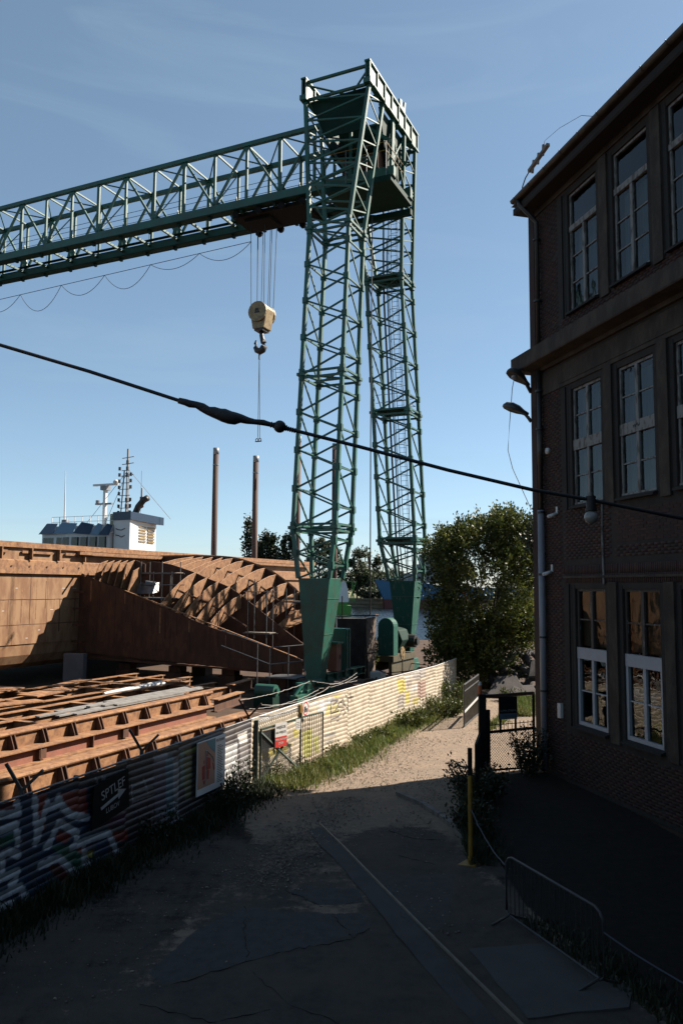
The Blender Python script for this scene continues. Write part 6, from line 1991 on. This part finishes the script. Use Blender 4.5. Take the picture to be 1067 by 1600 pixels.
MB().tube((.7, .5, 12.7), (.7, .5, 14.0), .35, 8).build("search_lamp", mat("dull_green_lamp", (.10, .16, .12), .5), rm)
wa = thing("whip_aerial", "tall white whip aerial at the front of the wheelhouse roof", "aerial", Vector((-21, 75, -1.6)) + NV * -6.2 + TV * -.5, -YAW)
MB().tube((0, 0, 12.6), (-.15, 0, 18.3), .09, 6, .03).build("whip", WHITE, wa)
MB().span((-.2, -.2, 12.6), (.4, .2, 13.4)).build("base", SHIPGREY, wa)
fg = thing("ship_flag", "small red and white flag hanging beside the ship mast", "flag", Vector((-21, 75, -1.6)) + NV * 1.7 + TV * 1.0, -YAW)
MB().prism([(0, 0, 16.4), (.16, .03, 16.3), (.2, 0, 15.5), (0, 0, 15.5)], (0, .03, 0)).build("white_half", WHITE, fg)
MB().prism([(-.12, 0, 15.5), (.25, 0, 15.5), (.3, .06, 14.5), (.0, 0, 14.35), (-.1, -.03, 14.7)], (0, .03, 0)).build("red_half", FLAGR, fg)
rod("halyard", (0, 0, 13.6), (0, 0, 18.0), .02, ROPE, fg)
# steel piles beyond
for x, y, zt_, lab in ((-13.56, 85, 20.35, "tall rusty steel pile with white cap, first from the left beyond the barge"), (-9.3, 85.5, 19.6, "tall rusty steel pile with white cap, second from the left beyond the barge"),
                       (-4.75, 86, 21.9, "tall rusty steel pile seen through the left side of the nearer tower"), (-.75, 86.5, 21.2, "tall rusty steel pile seen through the right side of the nearer tower")):
    t = thing("mooring_pile", lab, "pile", (x, y, -3), 0, "steel piles rising beyond the barge")
    H_ = zt_ + 3
    MB().tube((0, 0, 0), (0, 0, H_ - .7), .31, 16).build("shaft", PILE, t, smooth=True)
    MB().tube((0, 0, H_ - .7), (0, 0, H_), .315, 16).build("cap", SHIPGREY, t, smooth=True)
    MB().tube((0, 0, H_ - 1.9), (0, 0, H_ - 1.8), .335, 16).build("collar", SHIPGREY, t)
# blue ship across the canal
bs_ = thing("blue_ship", "large blue hulled ship moored across the water behind the farther tower", "ship", (0, 290, -2), 0)
def hull_strip(pts_top, pts_bot, y0, m_, nm):
    n = len(pts_top)
    vs = [(x, y0, z) for x, z in pts_top] + [(x, y0, z) for x, z in pts_bot] + [(x, y0 + 11, z) for x, z in pts_top] + [(x, y0 + 11, z) for x, z in pts_bot]
    fs_ = []
    for i in range(n - 1):
        fs_ += [(i, i + n, i + n + 1, i + 1), (i + 2 * n, i + 2 * n + 1, i + 3 * n + 1, i + 3 * n), (i, i + 1, i + 2 * n + 1, i + 2 * n), (i + n, i + 3 * n, i + 3 * n + 1, i + n + 1)]
    fs_ += [(0, 2 * n, 3 * n, n), (n - 1, 2 * n - 1, 4 * n - 1, 3 * n - 1)]
    return MB().add(vs, fs_).build(nm, m_, bs_)
hull_strip([(12.4, 10.2), (20, 9.6), (30, 9.3), (36, 8.2), (44, 7.6), (90, 7.6)], [(15.6, 3.2)] + [(20, 3.2), (30, 3.2), (36, 3.2), (44, 3.2), (90, 3.2)], 0, SHIPBLUE, "hull")
hull_strip([(15.6, 3.2), (40, 3.2), (90, 3.2)], [(16.2, -1), (40, -1), (90, -1)], .05, SHIPRED, "boot_topping")
MB().prism([(40.5, -.03, 9.2), (41.6, -.03, 9.2), (46.5, -.03, 3.4), (45.4, -.03, 3.4)], (0, .02, 0)).build("red_stripe", RED, bs_)
sp_ = MB().span((23.5, 2, 9.2), (42, 10, 12.6)).span((26.5, 2.5, 12.6), (38, 9.5, 16)).span((29, 3, 16), (37, 9, 19.5)).span((37, 3, 12.6), (43, 9, 22))
sup = sp_.build("superstructure", SHIPGREY, bs_)
for z_ in (10.6, 13.9, 17.4):
    for k in range(6):
        MB().span((28 + k * 1.6, 1.95 if z_ < 12 else (2.45 if z_ < 16 else 2.95), z_), (28.9 + k * 1.6, 2.1 if z_ < 12 else (2.6 if z_ < 16 else 3.1), z_ + .9)).build("window", DARK, sup)
for x, h in ((24.5, 27), (27, 21), (33, 26), (40, 29)):
    rod("mast", (x, 5, 9), (x, 5, h), .35, SHIPGREY, bs_)
for x, z_ in ((24.5, 19), (24.5, 22), (33, 23), (40, 26)):
    rod("mast_arm", (x - 1.6, 5, z_), (x + 1.6, 5, z_), .2, SHIPGREY, bs_)
for k in range(9):
    rod("rail_post", (13.6 + k * 1.3, .3, 9.7), (13.6 + k * 1.3, .3, 11.0), .08, WHITE, bs_)
rod("bow_rail", (13.4, .3, 11.0), (24.5, .3, 10.7), .08, WHITE, bs_)
# green and white workboat
gb = thing("green_boat", "lime green and white workboat moored by the stone quay wall", "boat", (0, 222, -2), 0)
MB().prism([(-9, 0, 0), (2.9, 0, 0), (2.6, 6, 0), (-9, 6, 0)], (0, 0, 2.4)).build("hull", LIME, gb)
MB().span((-8, 1, 2.4), (1.9, 5, 3.3)).build("deck", LIME, gb)
MB().prism([(-.8, .8, 3.3), (2.3, .8, 3.3), (2.0, .8, 6.4), (1.3, .8, 9.2), (-.8, .8, 9.2)], (0, 3.5, 0)).build("ramp_house", WHITE, gb)
MB().span((-8, 1, 3.3), (-2.5, 4.5, 9.6)).build("cabin", WHITE, gb)
for k in range(3):
    MB().span((-7.4 + k * 1.5, .93, 8.1), (-6.5 + k * 1.5, 1.05, 9.1)).build("window", DARK, gb)
for p, q in (((2.2, .7, 3.2), (4.2, .7, 9.0)), ((3.2, .7, 3.4), (3.2, .7, 9)), ((1.2, .7, 9.0), (4.4, .7, 9.0)), ((3.2, .7, 6.0), (4.0, .7, 3.2))):
    rod("derrick", p, q, .25, LIME, gb)
# far dock cranes on the skyline
for x, y, h, lab in ((12.9, 420, 26, "tall pale dock crane far off between the poplars"), (10.4, 425, 20.5, "shorter far dock crane with a slanting jib beside the tall one"), (19.4, 415, 15, "small dark far dock crane tip right of the poplars")):
    c = thing("dock_crane", lab, "crane", (x + 2, y, 1))
    rod("mast", (0, 0, 0), (0, 0, h * .8), 1.0, PILE, c)
    rod("jib", (0, 0, h * .55), (-1.6 if h > 22 else -3, 0, h), .7, PILE, c)
    rod("jib", (0, 0, h * .55), (.4, 0, h), .5, PILE, c)
    rod("stay", (0, 0, h * .8), (2.4, 0, h * .45), .4, PILE, c)
    MB().box((0, 0, h * .42), (4.0, 3, 3)).build("cab", PILE, c)


# ================================================================== PLANTS
def tree(name, lab, cat, x, y, z0, h, w, kind, n, size, mat_, seed, group=None, cw=None):
    rs_ = np.random.default_rng(seed)
    t = thing(name, lab, cat, (x, y, z0), 0, group)
    tr_ = MB()
    tr_.wire([(0, 0, 0), (.1 * w * .1, 0, h * .25), (-.02 * w, .02, h * .55), (0, 0, h * .9)], [h * .022, h * .018, h * .012, h * .003], 8)
    for k in range(9):
        a = rs_.uniform(0, 2 * PI)
        zb = h * rs_.uniform(.2, .65)
        r = w * .45 * (1 if kind == 'round' else .6)
        tr_.wire([(0, 0, zb), (r * .45 * math.cos(a), r * .45 * math.sin(a), zb + h * .10), (r * math.cos(a), r * math.sin(a), zb + h * .22)], [h * .010, h * .006, h * .002], 5)
    tr_.build("trunk", BARK, t)
    # clumps inside the crown volume
    nc = max(16, n // 160)
    if kind == 'poplar':
        zc_ = rs_.uniform(.10, 1.0, nc) ** .9
        rad = (w / 2) * np.sin(np.clip(zc_ * 1.02, 0, 1) ** .7 * PI * .97) ** .6
    else:
        zc_ = rs_.uniform(.16, .95, nc)
        rad = (w / 2) * np.sqrt(np.clip(1 - ((zc_ - .52) / .50) ** 2, .02, 1))
    rr_ = rad * rs_.uniform(.35, 1.0, nc) ** .5
    aa = rs_.uniform(0, 2 * PI, nc)
    cen = np.stack([rr_ * np.cos(aa), rr_ * np.sin(aa), zc_ * h], 1)
    cl = (w * .12 if kind == 'round' else w * .16) * rs_.uniform(.6, 1.3, nc)
    per = n // nc
    pts = np.repeat(cen, per, 0) + rs_.normal(size=(nc * per, 3)) * np.repeat(cl, per)[:, None] * (np.array([1, 1, .8]) if kind == 'round' else np.array([.8, .8, 1.6]))
    vs, fs_ = leaves(pts, size, np.array([0, 0, .25]), 1.0, .7)
    quick("crown", vs, fs_, mat_, t)
    return t


# the big bushy tree beyond the gates
def big_tree():
    rs_ = np.random.default_rng(11)
    t = thing("broadleaf_tree", "large leafy tree standing by the tyre heap at the factory corner", "tree", (8.0, 44.5, 0))
    b = MB()
    tips, dirs = [], []
    stems = []
    for k in range(11):
        a = rs_.uniform(0, 2 * PI)
        lean = rs_.uniform(.5, 2.3)
        top = V(lean * math.cos(a), lean * math.sin(a), rs_.uniform(4.5, 7.5))
        mid = V(top.x * .35, top.y * .35, top.z * .5)
        b.wire([(rs_.uniform(-.4, .4), rs_.uniform(-.4, .4), 0), mid, top], [.13, .08, .03], 6)
        stems.append((mid, top))
    cen = V(.05, 0, 4.9)
    ax = V(2.95, 2.6, 4.5)
    n = 0
    while n < 1080:
        u = rs_.normal(size=3)
        u /= np.linalg.norm(u)
        u = np.sign(u) * np.abs(u) ** .72
        r = rs_.uniform(.25, 1.0) ** .42
        lump = 1 + .16 * math.sin(3.1 * u[0] + 1.3) * math.cos(4.3 * u[2] + .6) + .12 * math.sin(6 * u[1] + 5 * u[2])
        p = V(cen.x + ax.x * u[0] * r * lump, cen.y + ax.y * u[1] * r * lump, cen.z + ax.z * u[2] * r * lump)
        if p.z < .5 or p.z > 8.9 + .42 * p.x or (p.z < 2.0 and p.x > 1.0 and rs_.random() < .75) or (math.sin(1.9 * p.x + 2.2 * p.z + 1.1 * p.y) * math.sin(2.6 * p.z - 1.3 * p.x) > .62 and r > .6):
            continue
        d = V(u[0] * .8, u[1] * .8, max(.1, u[2]) * .6 + .75).normalized()
        tips.append((p, d))
        n += 1
    for k in range(150):
        tips.append((V(rs_.uniform(-2.9, .9), rs_.uniform(-2.6, -.6), rs_.uniform(.5, 3.4)), V(rs_.normal() * .7, -.5 + rs_.normal() * .4, rs_.uniform(.1, 1)).normalized()))
    # upright shoots at the top
    for k in range(120):
        x = rs_.uniform(-2.7, 2.9)
        y = rs_.uniform(-1.6, 1.6)
        zt_ = 4.9 + 4.35 * max(.02, 1 - abs(x / 3.3) ** 3 - abs(y / 2.9) ** 3) ** .4 + rs_.uniform(-.2, .45)
        zt_ = min(zt_, 8.9 + .42 * x + rs_.uniform(-.3, .5))
        tips.append((V(x, y, zt_ - .5), V(rs_.normal() * .2, rs_.normal() * .2, 1).normalized()))
    C_, D_ = [], []
    for p, d in tips:
        L_ = rs_.uniform(.7, 1.35)
        q = p + d * L_
        if rs_.random() < .55:
            b.wire([p - d * .4, q], [.012, .004], 3)
        m_ = int(rs_.uniform(44, 66))
        t_ = rs_.uniform(0, 1, m_)
        side = rs_.normal(size=(m_, 3)) * (.17 * (1 - .55 * t_))[:, None]
        C_.append(np.array(p)[None] + np.array(d)[None] * (t_ * L_)[:, None] + side)
        D_.append(side * 3 + np.array(d)[None] * .8)
    b.build("trunk", BARK, t)
    vs, fs_ = leaves(np.concatenate(C_), .17, np.concatenate(D_), .5, .52)
    quick("crown", vs, fs_, LEAF_B, t)


big_tree()
for i, (x, y, h, w, lab) in enumerate(((-35.7, 310, 29, 6.0, "dark poplar just left of the second pile on the far bank"), (-29.5, 311, 24.5, 5, "poplar in the far row right of the second pile, first of four"), (-26.3, 312, 23.5, 5, "poplar in the far row right of the second pile, second of four"),
                                      (-23.2, 310, 24, 4.6, "poplar in the far row right of the second pile, third of four"), (-31.5, 313, 22, 5, "low poplar partly behind the second pile"), (-19.9, 309, 28, 5.6, "dark poplar standing alone left of the nearer tower"),
                                      (9.0, 380, 16.5, 4, "thin poplar left of the far dock cranes"), (17.2, 378, 18, 5.5, "poplar right of the far dock cranes"), (11.9, 382, 15, 4, "thin poplar in front of the far dock cranes"))):
    tree("poplar_tree", lab, "tree", x, y, .8, h, w, 'poplar', 1500, 1.1, LEAF_D, 100 + i, "poplars on the far bank")
for i, (x, y, h, w, lab) in enumerate(((-8.5, 312, 25, 9, "grey green tree seen through the nearer tower, left part"), (-3.0, 314, 24, 8, "grey green tree seen through the nearer tower, right part"), (6.2, 309, 19.5, 9, "bushy far tree just right of the nearer tower"), (9.6, 311, 11, 6, "low far bush tree beside the bushy tree"),
                                      (14.6, 330, 10, 9, "rounded far tree left of the blue bow"), (18.5, 332, 9.5, 8, "rounded far tree behind the blue bow"), (22, 335, 12, 8, "rounded far tree behind the farther tower"), (-14, 318, 18, 8, "rounded far tree left of the nearer tower"), (50, 330, 15, 10, "far tree behind the blue ship deck"))):
    tree("bank_tree", lab, "tree", x, y, .8, h, w, 'round', 2600, 1.0, LEAF_F, 200 + i, "trees on the far bank")
for i, (x, y, h, w, lab) in enumerate(((9.5, 305.5, 4.2, 5, "low green bush on the far quay, left one"), (13, 306, 4.6, 6, "low green bush on the far quay, middle one"), (17, 305.5, 4.5, 5, "low green bush on the far quay, right one beside the blue bow"))):
    tree("bank_bush", lab, "bush", x, y, .8, h, w, 'round', 900, .8, LEAF_F, 300 + i, "bushes on the far quay")


def shrub(name, lab, x, y, z0, w, h, n, size, m_, seed, group=None):
    rs_ = np.random.default_rng(seed)
    t = thing(name, lab, "plant", (x, y, z0), 0, group)
    b = MB()
    C_, D_ = [], []
    for k in range(max(8, n // 45)):
        a = rs_.uniform(0, 2 * PI)
        d = V(math.cos(a) * rs_.uniform(.1, .8), math.sin(a) * rs_.uniform(.1, .8), 1).normalized()
        L_ = h * rs_.uniform(.5, 1.05)
        p0 = V(math.cos(a) * w * .2, math.sin(a) * w * .2, 0)
        q = p0 + V(d.x * w * .6, d.y * w * .6, d.z * L_)
        b.wire([p0, p0.lerp(q, .5) + V(0, 0, .05 * h), q], [.014, .01, .004], 4)
        m2 = 45
        t_ = rs_.uniform(.15, 1, m2)
        C_.append(np.array(p0)[None] * (1 - t_)[:, None] + np.array(q)[None] * t_[:, None] + rs_.normal(size=(m2, 3)) * .09 * max(1, w * .6))
        D_.append(np.tile(np.array(d), (m2, 1)))
    b.build("stem", BARK, t)
    vs, fs_ = leaves(np.concatenate(C_), size, np.concatenate(D_), .8, .5)
    quick("foliage", vs, fs_, m_, t)


shrub("shrub", "yellow green shrub behind the fence below the sill beam, left one", 1.25, 46.2, .6, 1.3, 1.35, 1500, .15, LEAF, 1)
shrub("shrub", "yellow green shrub behind the fence in front of the drum guards, right one", 2.75, 50.4, .7, 1.6, 1.5, 1800, .16, LEAF, 2)
shrub("shrub", "small plant at the foot of the torn sheeted cage", 2.0, 48.6, .4, .8, .9, 500, .12, LEAF, 21)
shrub("shrub", "leafy weeds where the fence meets the big tree", 5.35, 38.6, 0, 1.5, 1.2, 1400, .12, LEAF, 3)
shrub("shrub", "leafy weeds in front of the end of the pale fence", 4.5, 35.0, 0, 1.6, .9, 1400, .11, LEAF, 4)
shrub("shrub", "broad leaved weeds halfway along the pale fence", 2.75, 32.2, 0, 1.3, .75, 1000, .12, LEAF, 5)
for i_, (x_, y_, w_, h_, l_) in enumerate(((-1.1, 24.3, .5, .35, "low broad leaved weed just right of the green gate foot"), (-.1, 26.2, .6, .45, "low broad leaved weed under the black scrawl on the fence"), (.75, 28.2, .7, .5, "second clump of broad weeds along the pale fence"),
                                          (1.5, 29.6, .6, .4, "third clump of broad weeds along the pale fence"), (3.5, 33.9, .8, .6, "fourth clump of broad weeds along the pale fence"), (4.3, 36.1, .7, .7, "weeds under the yellow patch of the pale fence"))):
    shrub("weed_clump", l_, x_, y_, 0, w_, h_, 420, .10, LEAF, 60 + i_)
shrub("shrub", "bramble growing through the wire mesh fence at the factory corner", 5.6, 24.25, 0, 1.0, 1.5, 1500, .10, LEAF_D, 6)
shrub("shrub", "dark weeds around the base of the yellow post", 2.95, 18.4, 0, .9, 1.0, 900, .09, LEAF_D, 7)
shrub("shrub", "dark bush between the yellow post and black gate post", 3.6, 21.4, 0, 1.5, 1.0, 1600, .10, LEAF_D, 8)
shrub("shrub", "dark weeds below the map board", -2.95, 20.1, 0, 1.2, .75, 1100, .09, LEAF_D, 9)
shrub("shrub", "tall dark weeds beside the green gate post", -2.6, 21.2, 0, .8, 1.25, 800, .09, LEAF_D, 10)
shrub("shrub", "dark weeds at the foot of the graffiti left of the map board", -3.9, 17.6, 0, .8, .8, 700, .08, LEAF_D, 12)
shrub("shrub", "climbing leaves inside the crossed green gate", -1.95, 23.2, 0, .6, .7, 500, .07, LEAF, 13)
shrub("shrub", "sunny weeds beside the big tree trunk", 6.6, 42.0, 0, 1.6, 1.0, 1100, .12, LEAF, 14)
shrub("wall_ivy", "dark ivy clump on the far side of the factory corner below the loose wire", *bpos(.1, .45, 6.6)[:2], 6.6, .5, 1.6, 700, .11, LEAF_D, 16)
shrub("shrub", "yellow green weeds in front of the grey rubber slabs", 8.6, 39.6, 0, 1.4, .6, 900, .10, LEAF, 15)


def grass(name, path, width, n, hmin, hmax, m_, seed, bias=0.0):
    rs_ = np.random.default_rng(seed)
    P = [Vector((*p, 0)) for p in path]
    Ls = [(P[i + 1] - P[i]).length for i in range(len(P) - 1)]
    cum = np.cumsum([0] + Ls)
    s = rs_.uniform(0, cum[-1], n)
    i = np.clip(np.searchsorted(cum, s) - 1, 0, len(Ls) - 1)
    A = np.array([(p.x, p.y) for p in P])
    t = (s - cum[i]) / np.array(Ls)[i]
    base = A[i] * (1 - t)[:, None] + A[i + 1] * t[:, None]
    d = (A[i + 1] - A[i]) / np.array(Ls)[i][:, None]
    nr = np.stack([d[:, 1], -d[:, 0]], 1)
    o = np.abs(rs_.normal(0, .45, n)) * width
    # tufts
    tuft = .5 + .5 * np.sin(s * 3.1 + 1.7 * np.sin(s * 1.3)) * np.cos(s * 7.3)
    base = base + nr * o[:, None] + rs_.normal(0, .03, (n, 2))
    h = (hmin + (hmax - hmin) * rs_.uniform(0, 1, n) ** 1.5 * (.4 + .8 * tuft)) * np.clip(1.25 - o / width * .6, .25, 1.2)
    lean = rs_.normal(0, .35, (n, 2)) * h[:, None]
    wd = .010 + .008 * rs_.uniform(0, 1, n)
    an_ = rs_.uniform(0, PI, n)
    w2 = np.stack([np.cos(an_), np.sin(an_)], 1) * wd[:, None]
    z0 = np.zeros(n)
    a = np.column_stack([base - w2, z0])
    b = np.column_stack([base + w2, z0])
    c = np.column_stack([base + w2 * .7 + lean * .4, h * .6])
    e = np.column_stack([base - w2 * .7 + lean * .4, h * .6])
    f = np.column_stack([base + lean, h])
    vs = np.stack([a, b, c, e, f], 1).reshape(-1, 3)
    k = np.arange(n) * 5
    fs_ = np.concatenate([np.stack([k, k + 1, k + 2], 1), np.stack([k, k + 2, k + 3], 1), np.stack([k + 3, k + 2, k + 4], 1)])
    ob = quick(name, vs, fs_, m_)
    ob["kind"] = 'stuff'


grass("grass", [(-2.1, 22.6), (-1.0, 24.1), (-.3, 25.6), (.9, 29.2), (2.05, 32.0), (4.6, 37.1), (6.1, 41)], 1.15, 26000, .08, .42, GRASS, 1)
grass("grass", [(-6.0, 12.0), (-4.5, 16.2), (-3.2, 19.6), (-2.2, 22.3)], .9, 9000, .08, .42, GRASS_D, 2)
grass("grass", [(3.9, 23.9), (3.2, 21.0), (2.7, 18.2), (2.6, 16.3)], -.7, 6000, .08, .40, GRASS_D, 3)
grass("grass", [(7.5, 35.0), (8.4, 38.5), (9.9, 40.3)], .9, 7000, .10, .45, GRASS, 4)
grass("grass", [(5.4, 31.6), (6.2, 33.0), (7.4, 36.0)], .5, 2500, .06, .30, GRASS, 5)
grass("grass", [Y3(2.6, -4).to_2d(), Y3(3.2, 4).to_2d(), Y3(4.2, 14).to_2d()], 1.3, 8000, .15, .7, GRASS, 6)
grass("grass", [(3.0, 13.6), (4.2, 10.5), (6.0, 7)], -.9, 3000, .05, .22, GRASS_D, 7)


# ================================================================== OVERHEAD LAMP CABLE
lc = thing("lamp_cable", "thick black overhead cable with taped splice crossing the whole view", "cable", (0, 7, 0))
ck = [(-4.2, .0, 7.95), (-3.09, 0, 7.65), (-2.27, 0, 7.41), (-1.46, 0, 7.15), (-1.17, 0, 7.06), (-.85, 0, 6.97), (-.56, 0, 6.92), (.15, 0, 6.745), (.94, 0, 6.54), (1.68, 0, 6.37), (2.19, 0, 6.285), (3.01, .1, 6.14), (4.6, .3, 5.95)]
MB().wire(ck, .0165, 8).build("cable", RUBBER, lc, smooth=True)
MB().wire([(-1.47, 0, 7.155), (-1.46, 0, 7.15), (-1.40, 0, 7.135), (-1.36, 0, 7.12), (-1.30, 0, 7.112), (-1.25, 0, 7.09), (-1.20, 0, 7.06), (-1.15, 0, 7.048), (-1.10, 0, 7.03), (-1.06, 0, 7.02), (-1.0, 0, 6.998), (-.95, 0, 6.99), (-.90, 0, 6.99), (-.84, 0, 6.972), (-.78, 0, 6.962), (-.70, 0, 6.955), (-.66, 0, 6.945), (-.60, 0, 6.93)],
          [.004, .028, .031, .034, .031, .040, .039, .050, .053, .062, .060, .057, .040, .032, .025, .027, .022, .019], 12).build("taped_splice", RUBBER, lc, smooth=True)
MB().ball((-.555, 0, 6.92), .056, 14, 9).build("lamp_holder", RUBBER, lc, smooth=True)
for k in range(7):
    MB().ring((-.63 + k * .022, 0, 6.937 - k * .005), .022, .007, (1, 0, -.25), 10, 5).build("coil", RUBBER, lc)
for k in range(5):
    MB().ring((-.50 + k * .02, 0, 6.905 - k * .005), .018, .007, (1, 0, -.25), 10, 5).build("coil", RUBBER, lc)
gb_ = thing("globe_lamp", "round milky festoon lamp hanging from the cable in front of the brick wall", "lamp", (2.20, 7.0, 6.285))
MB().tube((0, 0, .03), (0, 0, -.075), .042, 14).tube((0, 0, -.075), (0, 0, -.10), .05, 14).build("socket", RUBBER, gb_)
MB().ball((0, 0, -.155), .060, 18, 12).build("globe", LAMPG, gb_, smooth=True)

# lettering becomes plain meshes
bpy.context.view_layer.update()
dg_ = bpy.context.evaluated_depsgraph_get()
for o in [o for o in SC.objects if o.type == 'FONT']:
    me = bpy.data.meshes.new_from_object(o.evaluated_get(dg_))
    n_ = bpy.data.objects.new("letters", me)
    link(n_, o.parent)
    n_.matrix_local = o.matrix_local.copy()
    nm_ = o.name
    bpy.data.objects.remove(o)
    n_.name = nm_
